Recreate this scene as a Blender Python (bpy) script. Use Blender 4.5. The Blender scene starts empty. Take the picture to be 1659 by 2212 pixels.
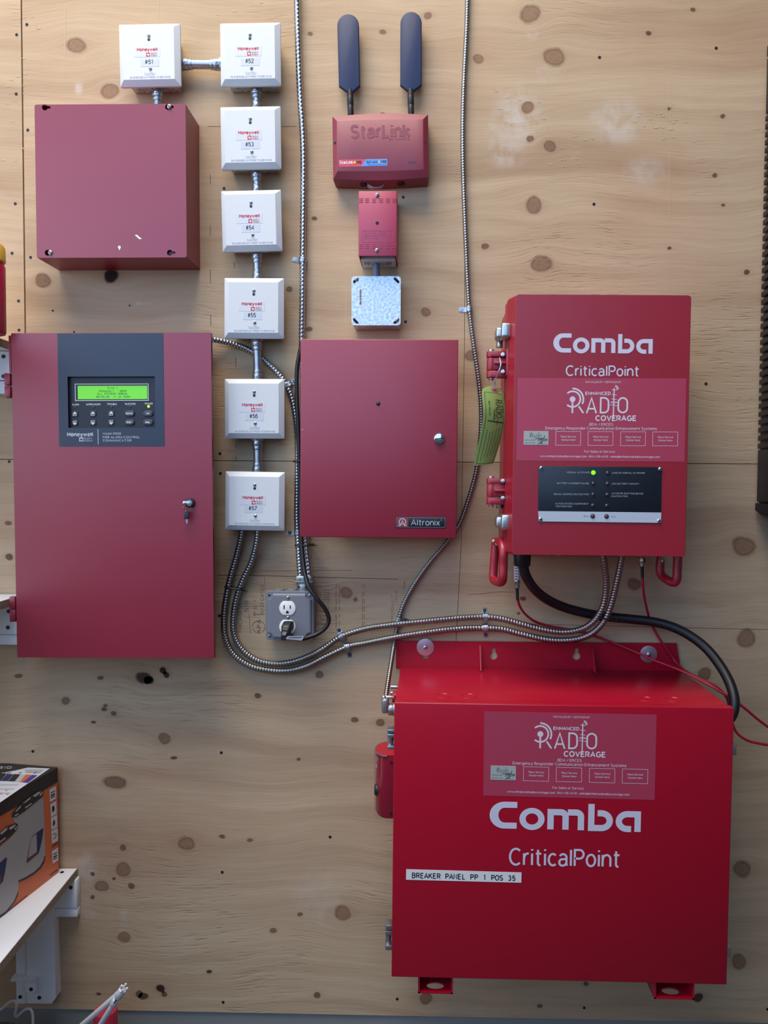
import bpy, bmesh, math, random
import numpy as np
from mathutils import Vector, Matrix
R = math.radians
random.seed(7)
SC = bpy.context.scene
COL = SC.collection

# ------------------------------------------------------------------ camera
# photograph frame 1659 x 2212; the wall is the plane y = 0, the lens stands 1.64 m in front of it
W, H, FPX = 1659.0, 2212.0, 1640.0
DW, ZC = 1.64, 1.45
CX, CY = 890.0, 1105.0
fw = Vector((921 - CX, 1045 - CY, FPX)).normalized()            # wall normal seen from the camera (x right, y down, z ahead)
dn = Vector((-0.0066, 1.0, 0.0)); dn.z = -(dn.x * fw.x + dn.y * fw.y) / fw.z; dn.normalize()
rt = dn.cross(fw)
# rows: camera axes written in world axes (world X = right, Y = into the wall, Z = up)
c2w = Matrix((rt, fw, -dn))                                      # multiplies a camera-space vector into the world
cam = bpy.data.cameras.new('camera'); cam.sensor_fit = 'VERTICAL'; cam.sensor_height = 24.0
cam.lens = 24.0 * FPX / H
cam.shift_x = (W / 2 - CX) / H; cam.shift_y = (CY - H / 2) / H
cam.clip_start = 0.05
camo = bpy.data.objects.new('camera', cam); COL.objects.link(camo)
flip = Matrix(((1, 0, 0), (0, -1, 0), (0, 0, -1)))
camo.matrix_world = Matrix.Translation((0, -DW, ZC)) @ (c2w @ flip).to_4x4()
SC.camera = camo

def U(px, py, d):
    """world point seen at photograph pixel (px, py), d metres in front of the wall"""
    v = c2w @ Vector(((px - CX) / FPX, (py - CY) / FPX, 1.0))
    k = (DW - d) / v.y
    return Vector((v.x * k, -d, ZC + v.z * k))

# ------------------------------------------------------------------ world, lamps, exposure
SC.view_settings.view_transform = 'Standard'; SC.view_settings.look = 'None'
SC.view_settings.gamma = 1.0; SC.view_settings.use_curve_mapping = False
SC.view_settings.exposure = -0.10
wd = bpy.data.worlds.new('room_ambience'); SC.world = wd; wd.use_nodes = True
bg = wd.node_tree.nodes['Background']; bg.inputs[0].default_value = (0.80, 0.88, 1.0, 1); bg.inputs[1].default_value = 0.10

def area(name, loc, target, sx, sy, power, col):
    l = bpy.data.lights.new(name, 'AREA'); l.shape = 'RECTANGLE'; l.size = sx; l.size_y = sy
    l.energy = power; l.color = col
    o = bpy.data.objects.new(name, l); COL.objects.link(o); o.location = loc
    o.rotation_euler = (Vector(target) - Vector(loc)).to_track_quat('-Z', 'Y').to_euler()
    return o
area('ceiling_light_panel', (-0.85, -1.15, ZC + 2.95), (-0.4, -0.2, ZC - 0.8), 2.2, 1.3, 154, (1.0, 0.90, 0.77))
area('side_window_daylight', (-2.4, -1.5, ZC + 0.60), (0.0, 0.0, ZC - 0.1), 1.8, 2.0, 24, (0.92, 0.95, 1.0))
area('rear_window_daylight', (-1.00, -2.75, ZC + 1.25), (-0.30, 0.0, ZC + 0.50), 3.3, 2.4, 70, (0.34, 0.58, 1.0))

# ------------------------------------------------------------------ materials
MATS = {}
def lin(c):
    return tuple(((v / 255) / 12.92 if v / 255 <= 0.04045 else ((v / 255 + 0.055) / 1.055) ** 2.4) for v in c)
def mat(name, rgb, rough=0.5, metal=0.0, spec=0.5, bump=0.0, bscale=900.0, var=0.0, vscale=60.0, emit=None, estr=1.0, coat=0.0, trans=0.0):
    """procedural paint, plastic or metal; rgb as 0-255 sRGB"""
    if name in MATS: return MATS[name]
    m = bpy.data.materials.new(name); m.use_nodes = True; MATS[name] = m
    nt = m.node_tree; N = nt.nodes; L = nt.links; b = N['Principled BSDF']
    c = lin(rgb) + (1.0,)
    b.inputs['Base Color'].default_value = c; b.inputs['Roughness'].default_value = rough
    b.inputs['Metallic'].default_value = metal; b.inputs['Specular IOR Level'].default_value = spec
    b.inputs['Coat Weight'].default_value = coat; b.inputs['Coat Roughness'].default_value = 0.15
    b.inputs['Transmission Weight'].default_value = trans
    tc = N.new('ShaderNodeTexCoord')
    if bump:
        n = N.new('ShaderNodeTexNoise'); n.inputs['Scale'].default_value = bscale; n.inputs['Detail'].default_value = 3
        bp = N.new('ShaderNodeBump'); bp.inputs['Strength'].default_value = bump; bp.inputs['Distance'].default_value = 0.0006
        L.new(tc.outputs['Object'], n.inputs['Vector']); L.new(n.outputs['Fac'], bp.inputs['Height']); L.new(bp.outputs['Normal'], b.inputs['Normal'])
    if var:
        n = N.new('ShaderNodeTexNoise'); n.inputs['Scale'].default_value = vscale; n.inputs['Detail'].default_value = 5
        r = N.new('ShaderNodeValToRGB'); r.color_ramp.elements[0].position = 0.3; r.color_ramp.elements[1].position = 0.7
        r.color_ramp.elements[0].color = tuple(v * (1 - var) for v in c[:3]) + (1,)
        r.color_ramp.elements[1].color = tuple(min(1, v * (1 + var)) for v in c[:3]) + (1,)
        L.new(tc.outputs['Object'], n.inputs['Vector']); L.new(n.outputs['Fac'], r.inputs['Fac']); L.new(r.outputs['Color'], b.inputs['Base Color'])
    if emit:
        b.inputs['Emission Color'].default_value = lin(emit) + (1,); b.inputs['Emission Strength'].default_value = estr
    return m

RED_FACP = mat('crimson_powder_coat', (130, 16, 44), 0.38, spec=0.8, bump=0.10, bscale=1400)
RED_BOX = mat('crimson_cabinet_paint', (138, 20, 46), 0.42, spec=0.8, bump=0.12, bscale=1400)
RED_ENC = mat('scarlet_enclosure_paint', (150, 16, 38), 0.40, spec=0.8, bump=0.12, bscale=1500)
RED_BAT = mat('scarlet_steel_paint', (164, 8, 38), 0.30, bump=0.08, bscale=1500)
RED_PLAS = mat('maroon_plastic', (128, 28, 50), 0.5, spec=0.8, bump=0.2, bscale=1800)
RED_RELAY = mat('raspberry_plastic', (168, 40, 74), 0.42, spec=0.8, bump=0.1, bscale=1500)
RED_STK = mat('red_vinyl_sticker', (172, 54, 80), 0.45, spec=0.7)
WHITE_PL = mat('white_plastic', (208, 211, 214), 0.55, spec=0.3, bump=0.08, bscale=2000)
WHITE_INK = mat('white_ink', (216, 208, 212), 0.5)
PALE_INK = mat('pale_pink_ink', (226, 190, 198), 0.5)
RED_INK = mat('red_ink', (190, 26, 46), 0.5)
DARK_INK = mat('dark_ink', (26, 28, 34), 0.5)
GREY_INK = mat('grey_ink', (120, 122, 128), 0.5)
SILVER_INK = mat('silver_ink', (170, 176, 186), 0.45)
BLACK_PL = mat('black_plastic', (22, 25, 32), 0.42, bump=0.1)
BLACK_PANEL = mat('slate_black_panel', (24, 34, 56), 0.4, spec=0.6, bump=0.1)
BLACK_DEEP = mat('recess_black', (18, 23, 33), 0.45)
BLACK_SHEET = mat('black_anodised_sheet', (17, 18, 30), 0.5, bump=0.1)
BLACK_RUB = mat('black_rubber', (17, 18, 22), 0.45)
BLUE_BLACK = mat('matte_navy_black', (26, 40, 78), 0.5, spec=0.4, bump=0.15)
HOLE = mat('dark_hole', (8, 8, 10), 0.8)
ZINC = mat('zinc_steel', (176, 180, 184), 0.34, 0.95, bump=0.05, var=0.12, vscale=90)
GALV = mat('galvanised_steel', (186, 192, 198), 0.42, 0.75, bump=0.12, bscale=500, var=0.30, vscale=130)
FLEX = mat('galvanised_flex', (176, 176, 178), 0.28, 1.0, var=0.10, vscale=40)
FLEX_DULL = mat('dull_flex_armor', (150, 148, 146), 0.34, 1.0, var=0.12, vscale=40)
CHROME = mat('polished_chrome', (215, 216, 218), 0.14, 1.0)
STEEL = mat('stainless_steel', (190, 190, 190), 0.3, 0.9)
CAST = mat('die_cast_zinc', (150, 154, 156), 0.4, 0.8, bump=0.3, bscale=400)
GREY_COVER = mat('grey_enamel', (118, 121, 128), 0.4, bump=0.08)
GREY_PVC = mat('grey_pvc', (108, 114, 128), 0.4)
GREY_PLAS = mat('light_grey_plastic', (186, 190, 196), 0.5)
PLASTIC_WH = mat('receptacle_white', (236, 232, 228), 0.35)
PAINT_WHITE = mat('white_shelf_paint', (236, 238, 242), 0.55, bump=0.2, bscale=250)
RAW_EDGE = mat('raw_particle_board', (150, 138, 128), 0.8, bump=0.8, bscale=300, var=0.25, vscale=220)
GREY_WALL = mat('grey_wall_paint', (128, 130, 128), 0.7, bump=0.2, bscale=120, var=0.06, vscale=8)
FLOOR_M = mat('grey_concrete', (74, 70, 66), 0.8, bump=0.4, bscale=90, var=0.12, vscale=5)
BACKING = mat('shadow_sheathing', (30, 24, 20), 0.9)
GREEN_TAG = mat('green_card', (142, 164, 88), 0.55, bump=0.05)
PINK_EYE = mat('pink_reinforcement', (176, 84, 110), 0.6)
WIRE = mat('bare_wire', (205, 205, 210), 0.3, 0.8)
BLUE_STK = mat('blue_label_print', (84, 148, 232), 0.4)
ROSE_STK = mat('rose_label_print', (206, 62, 80), 0.4)
YEL_STK = mat('amber_label_print', (220, 170, 80), 0.5)
CABLE_RED = mat('red_cable_jacket', (172, 22, 48), 0.4)
LCD = mat('lcd_green_screen', (96, 186, 20), 0.25, emit=(110, 214, 40), estr=0.42)
LCD_INK = mat('lcd_segment_ink', (38, 92, 12), 0.4)
LED_GREEN = mat('lit_green_led', (90, 255, 20), 0.3, emit=(90, 255, 20), estr=3.2)
LED_AMBER = mat('lit_yellow_green_led', (220, 255, 40), 0.3, emit=(214, 255, 40), estr=1.6)
LED_OFF = mat('unlit_led', (66, 56, 60), 0.25, coat=0.6)
ORANGE = mat('orange_carton_print', (206, 104, 62), 0.5)
CARTON_BLK = mat('black_carton_print', (34, 34, 38), 0.45)
CARTON_WHT = mat('white_carton_print', (214, 214, 220), 0.45)
CARTON_GRY = mat('grey_carton_print', (160, 158, 158), 0.45)
CARTON_LGR = mat('light_grey_carton_print', (186, 186, 190), 0.45)
CARTON_BLUE = mat('navy_carton_print', (30, 40, 90), 0.45)
CARTON_PURP = mat('purple_carton_print', (76, 58, 140), 0.45)
CARTON_BROWN = mat('brown_carton_print', (96, 52, 48), 0.45)
CARTON_PINK = mat('pink_carton_print', (206, 120, 128), 0.45)
YELLOW = mat('yellow_plastic', (226, 186, 70), 0.5)
HOTPINK = mat('rose_red_cap', (176, 40, 72), 0.5, bump=0.2)
WHITE_TUBE = mat('white_tube_plastic', (216, 214, 214), 0.4)
NUT = mat('nickel_plated', (176, 172, 166), 0.28, 0.95)
WASHER = mat('zinc_fender_washer', (200, 170, 178), 0.4, 0.8)
CHALK = mat('white_paint_chip', (230, 224, 226), 0.7)
STAMP = mat('faded_stamp_ink', (118, 94, 70), 0.8)
STAMP_RED = mat('faded_red_stamp_ink', (140, 92, 76), 0.8)
PENCIL = mat('pencil_line', (92, 72, 56), 0.9)
PALE_LINE = mat('pale_chalk_line', (196, 172, 140), 0.9)

def clear_plastic():
    m = bpy.data.materials.new('clear_guard_plastic'); m.use_nodes = True
    nt = m.node_tree; N = nt.nodes; L = nt.links; N.remove(N['Principled BSDF'])
    t = N.new('ShaderNodeBsdfTransparent'); t.inputs[0].default_value = (0.93, 0.93, 0.93, 1)
    g = N.new('ShaderNodeBsdfGlossy'); g.inputs['Roughness'].default_value = 0.06
    lw = N.new('ShaderNodeLayerWeight'); pw = N.new('ShaderNodeMath'); pw.operation = 'POWER'; pw.inputs[1].default_value = 4.0
    L.new(lw.outputs['Facing'], pw.inputs[0]); f = N.new('ShaderNodeMath'); f.operation = 'MULTIPLY_ADD'; f.inputs[1].default_value = 0.35; f.inputs[2].default_value = 0.035; L.new(pw.outputs[0], f.inputs[0])
    x = N.new('ShaderNodeMixShader')
    L.new(f.outputs[0], x.inputs[0]); L.new(t.outputs[0], x.inputs[1]); L.new(g.outputs[0], x.inputs[2])
    L.new(x.outputs[0], N['Material Output'].inputs[0])
    return m
CLEAR = clear_plastic()

def plywood(knot=False):
    m = bpy.data.materials.new('plywood_knot' if knot else 'fir_plywood'); m.use_nodes = True
    nt = m.node_tree; N = nt.nodes; L = nt.links; b = N['Principled BSDF']
    def nd(t, **k):
        n = N.new(t)
        for a, v in k.items(): setattr(n, a, v)
        return n
    def mth(op, a, b_=None, c=None):
        n = nd('ShaderNodeMath', operation=op)
        for i, v in enumerate((a, b_, c)):
            if v is None: continue
            if isinstance(v, (int, float)): n.inputs[i].default_value = v
            else: L.new(v, n.inputs[i])
        return n.outputs[0]
    def noise(vec, scale, detail=4, rough=0.55, dist=0.0):
        n = nd('ShaderNodeTexNoise'); n.inputs['Scale'].default_value = scale; n.inputs['Detail'].default_value = detail
        n.inputs['Roughness'].default_value = rough; n.inputs['Distortion'].default_value = dist
        L.new(vec, n.inputs['Vector']); return n.outputs['Fac']
    def ramp(f, stops):
        r = nd('ShaderNodeValToRGB'); e = r.color_ramp.elements
        while len(e) < len(stops): e.new(0.5)
        for i, (p, c) in enumerate(stops): e[i].position = p; e[i].color = (lin(c) + (1,)) if not isinstance(c, float) else (c, c, c, 1)
        L.new(f, r.inputs['Fac']); return r.outputs['Color']
    def mix(f, a, c, mode='MIX'):
        n = nd('ShaderNodeMix', data_type='RGBA', blend_type=mode)
        if isinstance(f, (int, float)): n.inputs[0].default_value = f
        else: L.new(f, n.inputs[0])
        for i, v in ((6, a), (7, c)):
            if isinstance(v, tuple): n.inputs[i].default_value = v
            else: L.new(v, n.inputs[i])
        return n.outputs[2]
    tc = nd('ShaderNodeTexCoord'); sp = nd('ShaderNodeSeparateXYZ'); L.new(tc.outputs['Object'], sp.inputs[0])
    aw = nd('ShaderNodeAttribute', attribute_name='warp'); ah = nd('ShaderNodeAttribute', attribute_name='halo'); ac = nd('ShaderNodeAttribute', attribute_name='chalk')
    ash = nd('ShaderNodeAttribute', attribute_name='sheet')
    x0 = sp.outputs['X']; z0 = mth('ADD', sp.outputs['Z'], aw.outputs['Fac'])
    cb = nd('ShaderNodeCombineXYZ'); L.new(x0, cb.inputs[0]); L.new(z0, cb.inputs[2]); L.new(ash.outputs['Fac'], cb.inputs[1])
    wob = mth('MULTIPLY', mth('SUBTRACT', noise(cb.outputs[0], 2.2, 2), 0.5), 0.10)
    z1 = mth('ADD', z0, wob)
    def sv(sx, sz):
        c = nd('ShaderNodeCombineXYZ'); L.new(mth('MULTIPLY', x0, sx), c.inputs[0]); L.new(mth('MULTIPLY', z1, sz), c.inputs[2]); L.new(ash.outputs['Fac'], c.inputs[1]); return c.outputs[0]
    band = noise(sv(1.1, 11.0), 1.0, 4, 0.5, 0.6)           # broad early / late wood bands
    mid = noise(sv(3.0, 70.0), 1.0, 4, 0.6, 0.2)
    fine = noise(sv(16.0, 620.0), 1.0, 3, 0.6)
    patch = noise(cb.outputs[0], 2.6, 3)
    col = ramp(band, [(0.26, (162, 134, 106)), (0.45, (182, 156, 126)), (0.62, (192, 167, 136)), (0.80, (172, 145, 116))])
    col = mix(mth('MULTIPLY', ramp(mid, [(0.45, 0.0), (0.75, 1.0)]), 0.24), col, lin((146, 112, 84)) + (1,))
    col = mix(mth('MULTIPLY', ramp(fine, [(0.45, 0.0), (0.75, 1.0)]), 0.16), col, lin((132, 102, 76)) + (1,))
    col = mix(mth('MULTIPLY', ramp(patch, [(0.48, 0.0), (0.72, 1.0)]), 0.28), col, lin((172, 122, 90)) + (1,))
    # raised, checked grain in patches
    chk = noise(sv(20.0, 250.0), 1.0, 2, 0.5)
    zone = ramp(noise(cb.outputs[0], 3.4, 2), [(0.54, 0.0), (0.70, 1.0)])
    chkm = mth('MULTIPLY', ramp(chk, [(0.56, 0.0), (0.68, 1.0)]), zone)
    col = mix(mth('MULTIPLY', chkm, 0.22), col, lin((118, 88, 62)) + (1,))
    col = mix(mth('MULTIPLY', ah.outputs['Fac'], 0.42), col, lin((128, 88, 62)) + (1,))
    ck = mth('MULTIPLY', ac.outputs['Fac'], ramp(noise(cb.outputs[0], 30, 4), [(0.35, 0.0), (0.6, 1.0)]))
    col = mix(mth('MULTIPLY', ck, 0.55), col, lin((208, 200, 192)) + (1,))
    hgt = mth('ADD', mth('MULTIPLY', chkm, -0.9), mth('ADD', mth('MULTIPLY', fine, 0.35), mth('MULTIPLY', mid, 0.8)))
    if knot:
        uv = nd('ShaderNodeUVMap', uv_map='knot'); su = nd('ShaderNodeSeparateXYZ'); L.new(uv.outputs[0], su.inputs[0])
        rr = mth('SQRT', mth('ADD', mth('MULTIPLY', su.outputs['X'], su.outputs['X']), mth('MULTIPLY', su.outputs['Y'], su.outputs['Y'])))
        rr = mth('ADD', rr, mth('MULTIPLY', mth('SUBTRACT', noise(tc.outputs['Object'], 60, 3), 0.5), 0.35))
        rings = mth('MULTIPLY', mth('ADD', mth('SINE', mth('MULTIPLY', rr, 26)), 1.0), 0.5)
        kc = mix(mth('MULTIPLY', rings, .6), lin((126, 93, 70)) + (1,), lin((146, 110, 84)) + (1,))
        kc = mix(ramp(noise(tc.outputs['Object'], 150, 3), [(0.52, 0.0), (0.8, 1.0)]), kc, lin((88, 60, 48)) + (1,))
        rim = ramp(rr, [(0.60, 0.0), (0.74, 1.0), (0.80, 1.0), (0.95, 0.0)])
        kd = nd('ShaderNodeAttribute', attribute_name='dark')
        kc = mix(kd.outputs['Fac'], kc, lin((34, 24, 24)) + (1,))
        kc = mix(mth('MULTIPLY', rim, .7), kc, lin((84, 54, 40)) + (1,))
        edge = mth('MULTIPLY', ramp(rr, [(0.72, 1.0), (0.98, 0.0)]), mth('MULTIPLY_ADD', kd.outputs['Fac'], 0.25, 0.75))
        col = mix(edge, col, kc)
    L.new(col, b.inputs['Base Color']); b.inputs['Roughness'].default_value = 0.72; b.inputs['Specular IOR Level'].default_value = 0.25
    bp = nd('ShaderNodeBump'); bp.inputs['Strength'].default_value = 0.6; bp.inputs['Distance'].default_value = 0.0012
    L.new(hgt, bp.inputs['Height']); L.new(bp.outputs['Normal'], b.inputs['Normal'])
    return m
PLY = plywood(); PLYK = plywood(True)

# ------------------------------------------------------------------ mesh helpers
def catmull(P, n=8):
    P = [Vector(p) for p in P]
    if len(P) < 3: return P
    Q = [P[0] * 2 - P[1]] + P + [P[-1] * 2 - P[-2]]
    out = []
    for i in range(1, len(Q) - 2):
        a, b, c, d = Q[i - 1:i + 3]
        for k in range(n):
            t = k / n
            out.append(0.5 * ((2 * b) + (c - a) * t + (2 * a - 5 * b + 4 * c - d) * t * t + (3 * b - a - 3 * c + d) * t ** 3))
    out.append(P[-1]); return out
def resample(P, step):
    L = [0]
    for a, b in zip(P, P[1:]): L.append(L[-1] + (b - a).length)
    n = max(2, int(round(L[-1] / step))); out = []; j = 0
    for i in range(n + 1):
        s = L[-1] * i / n
        while j < len(L) - 2 and L[j + 1] < s: j += 1
        k = (s - L[j]) / max(1e-9, L[j + 1] - L[j]); out.append(P[j].lerp(P[j + 1], min(1, max(0, k))))
    return out, L[-1]
def arc(cx, cy, rx, ry, a0, a1, n=12):
    return [(cx + rx * math.cos(R(a0 + (a1 - a0) * i / n)), cy + ry * math.sin(R(a0 + (a1 - a0) * i / n))) for i in range(n + 1)]
def rrect(x0, x1, z0, z1, r, n=5):
    return arc(x1 - r, z1 - r, r, r, 90, 0, n) + arc(x1 - r, z0 + r, r, r, 0, -90, n) + arc(x0 + r, z0 + r, r, r, -90, -180, n) + arc(x0 + r, z1 - r, r, r, 180, 90, n)

class MB:
    """collects shapes into ONE mesh; x right, z up, y negative = out of the wall"""
    def __init__(s): s.bm = bmesh.new(); s.k = 0
    def _add(s, t):
        me = bpy.data.meshes.new('tmp'); t.to_mesh(me); t.free(); s.bm.from_mesh(me); bpy.data.meshes.remove(me); return s
    def box(s, x0, x1, y0, y1, z0, z1, b=0.0, seg=2, rot=None):
        t = bmesh.new(); bmesh.ops.create_cube(t, size=1)
        for v in t.verts: v.co = Vector((x0 + (v.co.x + .5) * (x1 - x0), y0 + (v.co.y + .5) * (y1 - y0), z0 + (v.co.z + .5) * (z1 - z0)))
        if b: bmesh.ops.bevel(t, geom=t.edges[:], offset=b, segments=seg, profile=0.5, affect='EDGES')
        if rot:
            c = Vector(((x0 + x1) / 2, (y0 + y1) / 2, (z0 + z1) / 2))
            bmesh.ops.rotate(t, verts=t.verts, cent=c, matrix=rot)
        return s._add(t)
    def cyl(s, c, ax, r, h, seg=24, r2=None, b=0.0):
        t = bmesh.new(); bmesh.ops.create_cone(t, cap_ends=True, segments=seg, radius1=r, radius2=r if r2 is None else r2, depth=h)
        if b: bmesh.ops.bevel(t, geom=[e for e in t.edges if len(e.link_faces) == 2 and any(len(f.verts) > 4 for f in e.link_faces)], offset=b, segments=2, profile=0.5, affect='EDGES')
        ax = Vector(ax).normalized(); q = Vector((0, 0, 1)).rotation_difference(ax).to_matrix()
        for v in t.verts: v.co = Vector(c) + q @ (v.co + Vector((0, 0, h / 2)))
        return s._add(t)
    def ball(s, c, r, sq=(1, 1, 1)):
        t = bmesh.new(); bmesh.ops.create_uvsphere(t, u_segments=20, v_segments=12, radius=r)
        for v in t.verts: v.co = Vector(c) + Vector((v.co.x * sq[0], v.co.y * sq[1], v.co.z * sq[2]))
        return s._add(t)
    def ring(s, c, ax, r, rr, seg=28, cs=8):
        ax = Vector(ax).normalized(); q = Vector((0, 0, 1)).rotation_difference(ax).to_matrix()
        pts = [Vector(c) + q @ Vector((r * math.cos(2 * math.pi * i / seg), r * math.sin(2 * math.pi * i / seg), 0)) for i in range(seg)]
        return s.tube(pts, rr, cs, closed=True)
    def tube(s, pts, r, seg=10, closed=False, rf=None, flat=1.0):
        """sweep; rf(i, angle) may change the radius"""
        bm = s.bm; pts = [Vector(p) for p in pts]; n = len(pts); rings = []
        T = [((pts[(i + 1) % n] if (closed or i < n - 1) else pts[i]) - (pts[i - 1] if (closed or i > 0) else pts[i])).normalized() for i in range(n)]
        u = T[0].orthogonal().normalized()
        for i in range(n):
            u = (u - T[i] * u.dot(T[i])).normalized(); w = T[i].cross(u); rg = []
            for k in range(seg):
                a = 2 * math.pi * k / seg; q = rf(i, a) if rf else (r[i] if isinstance(r, (list, tuple)) else r)
                rg.append(bm.verts.new(pts[i] + (u * math.cos(a) + w * math.sin(a) * flat) * q))
            rings.append(rg)
        for i in range(n if closed else n - 1):
            a, b = rings[i], rings[(i + 1) % n]
            for k in range(seg): bm.faces.new((a[k], a[(k + 1) % seg], b[(k + 1) % seg], b[k]))
        if not closed: bm.faces.new(rings[0][::-1]); bm.faces.new(rings[-1])
        return s
    def prism(s, poly, y0, y1, b=0.0, seg=2):
        """polygon in x,z pushed out from y0 to y1 (y1 nearer the camera), front edge bevelled"""
        t = bmesh.new(); vs = [t.verts.new((x, y1, z)) for x, z in poly]; f = t.faces.new(vs)
        t.normal_update()
        if f.normal.y > 0: f.normal_flip()
        r = bmesh.ops.extrude_face_region(t, geom=[f]); vv = [g for g in r['geom'] if isinstance(g, bmesh.types.BMVert)]
        old = [v for v in vv]
        for v in old: v.co.y = y0
        bmesh.ops.recalc_face_normals(t, faces=t.faces)
        if b:
            es = [e for e in t.edges if all(abs(v.co.y - y1) < 1e-7 for v in e.verts)]
            bmesh.ops.bevel(t, geom=es, offset=b, segments=seg, profile=0.5, affect='EDGES')
        return s._add(t)
    def plate(s, outer, holes, y0, y1):
        """flat plate with real holes"""
        t = bmesh.new()
        for lp in [outer] + holes:
            vs = [t.verts.new((x, y1, z)) for x, z in lp]
            for a, b in zip(vs, vs[1:] + vs[:1]): t.edges.new((a, b))
        bmesh.ops.triangle_fill(t, use_beauty=True, use_dissolve=False, edges=t.edges[:])
        r = bmesh.ops.extrude_face_region(t, geom=t.faces[:])
        for g in r['geom']:
            if isinstance(g, bmesh.types.BMVert): g.co.y = y0
        bmesh.ops.recalc_face_normals(t, faces=t.faces)
        return s._add(t)
    def loft(s, loops, cap=True):
        bm = s.bm; rg = [[bm.verts.new(p) for p in lp] for lp in loops]; n = len(rg[0])
        for a, b in zip(rg, rg[1:]):
            for k in range(n): bm.faces.new((a[k], a[(k + 1) % n], b[(k + 1) % n], b[k]))
        if cap: bm.faces.new(rg[0][::-1]); bm.faces.new(rg[-1])
        return s
    def poly(s, pts):
        s.bm.faces.new([s.bm.verts.new(p) for p in pts]); return s
    def flat(s, pts2, y):
        """front-facing flat polygon in x,z"""
        s.k += 1; y = y - (s.k % 9) * 7e-6                               # overlapping strokes must not lie in one plane
        f = s.bm.faces.new([s.bm.verts.new((x, y, z)) for x, z in pts2]); f.normal_update()
        if f.normal.y > 0: f.normal_flip()
        return s
    def ribbon(s, pts, t, y, caps=False, lift=0.0):
        """constant-width stroke in x,z, mitred; lift > 0 makes a raised bar"""
        P = []
        for p in pts:
            p = Vector((p[0], p[1]))
            if not P or (p - P[-1]).length > 1e-6: P.append(p)
        if len(P) < 2: return s
        closed = len(P) > 2 and (P[0] - P[-1]).length < 1e-5
        if closed: P = P[:-1]
        s.k += 1; y = y - (s.k % 9) * 7e-6
        n = len(P); h = t / 2; Lf = []; Rt = []
        for i in range(n):
            a = P[i] - P[i - 1] if (closed or i > 0) else P[1] - P[0]
            b = P[(i + 1) % n] - P[i] if (closed or i < n - 1) else P[-1] - P[-2]
            a.normalize(); b.normalize(); na = Vector((-a.y, a.x)); nb = Vector((-b.y, b.x)); m = na + nb
            if m.length < 1e-3: m = na.copy()
            m.normalize(); k = h / max(0.55, m.dot(na)); Lf.append(P[i] + m * k); Rt.append(P[i] - m * k)
        bm = s.bm
        vl = [bm.verts.new((p.x, y, p.y)) for p in Lf]; vr = [bm.verts.new((p.x, y, p.y)) for p in Rt]; fs = []
        for i in range(n if closed else n - 1):
            j = (i + 1) % n; fs.append(bm.faces.new((vl[i], vr[i], vr[j], vl[j])))
        if caps and not closed:
            for c, d in ((P[0], P[0] - P[1]), (P[-1], P[-1] - P[-2])):
                a0 = math.degrees(math.atan2(d.y, d.x)); fs.append(bm.faces.new([bm.verts.new((x, y, z)) for x, z in arc(c.x, c.y, h, h, a0 - 90, a0 + 90, 8)]))
        for f in fs:
            f.normal_update()
            if f.normal.y > 0: f.normal_flip()
        if lift:
            r = bmesh.ops.extrude_face_region(bm, geom=fs)
            for g in r['geom']:
                if isinstance(g, bmesh.types.BMVert): g.co.y -= lift
        return s
    def xf(s, M):
        bmesh.ops.transform(s.bm, matrix=M, verts=s.bm.verts); return s
    def build(s, name, m, parent=None, sharp=35, flatshade=False):
        me = bpy.data.meshes.new(name); s.bm.normal_update(); s.bm.to_mesh(me); s.bm.free(); me.materials.append(m)
        if not flatshade and len(me.polygons): me.shade_smooth(); me.set_sharp_from_angle(angle=R(sharp))
        o = bpy.data.objects.new(name, me); COL.objects.link(o)
        if parent is not None: o.parent = parent
        return o

def tag(o, label, cat, group=None, kind=None):
    o['label'] = label; o['category'] = cat
    if group: o['group'] = group
    if kind: o['kind'] = kind
    return o
def struct(o): o['kind'] = 'structure'; return o
def empty(name, loc, rot=(0, 0, 0)):
    o = bpy.data.objects.new(name, None); COL.objects.link(o); o.location = loc; o.rotation_euler = rot; o.empty_display_size = 0.03; return o
def kids(o): return [c for c in bpy.data.objects if c.parent == o]

class Frame:
    """a wall-mounted thing: an Empty on the wall behind the middle of its front face, tilted as it hangs"""
    def __init__(s, name, cor, d):
        P = [U(x, y, d) for x, y in cor]; c = sum(P, Vector()) / 4; s.d = d
        hx = (P[1] - P[0]) + (P[2] - P[3]); vz = (P[0] - P[3]) + (P[1] - P[2])
        a = (math.atan2(hx.z, hx.x) + math.atan2(-vz.x, vz.z)) / 2
        s.w = hx.length / 2; s.h = vz.length / 2
        s.root = empty(name, (c.x, 0, c.z), (0, -a, 0))
        s.M = Matrix.Translation((c.x, 0, c.z)) @ Matrix.Rotation(-a, 4, 'Y'); s.I = s.M.inverted()
    def p(s, px, py, d=None):
        v = s.I @ U(px, py, s.d if d is None else d); return (v.x, v.z)
    def v(s, px, py, d): return s.I @ U(px, py, d)
    def rect(s, x0, y0, x1, y1, d=None):
        """pixel rectangle -> local x0,x1,z0,z1 (centre and size kept, squared to the thing's own axes)"""
        a = s.p(x0, y0, d); b = s.p(x1, y1, d); return a[0], b[0], b[1], a[1]

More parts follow.
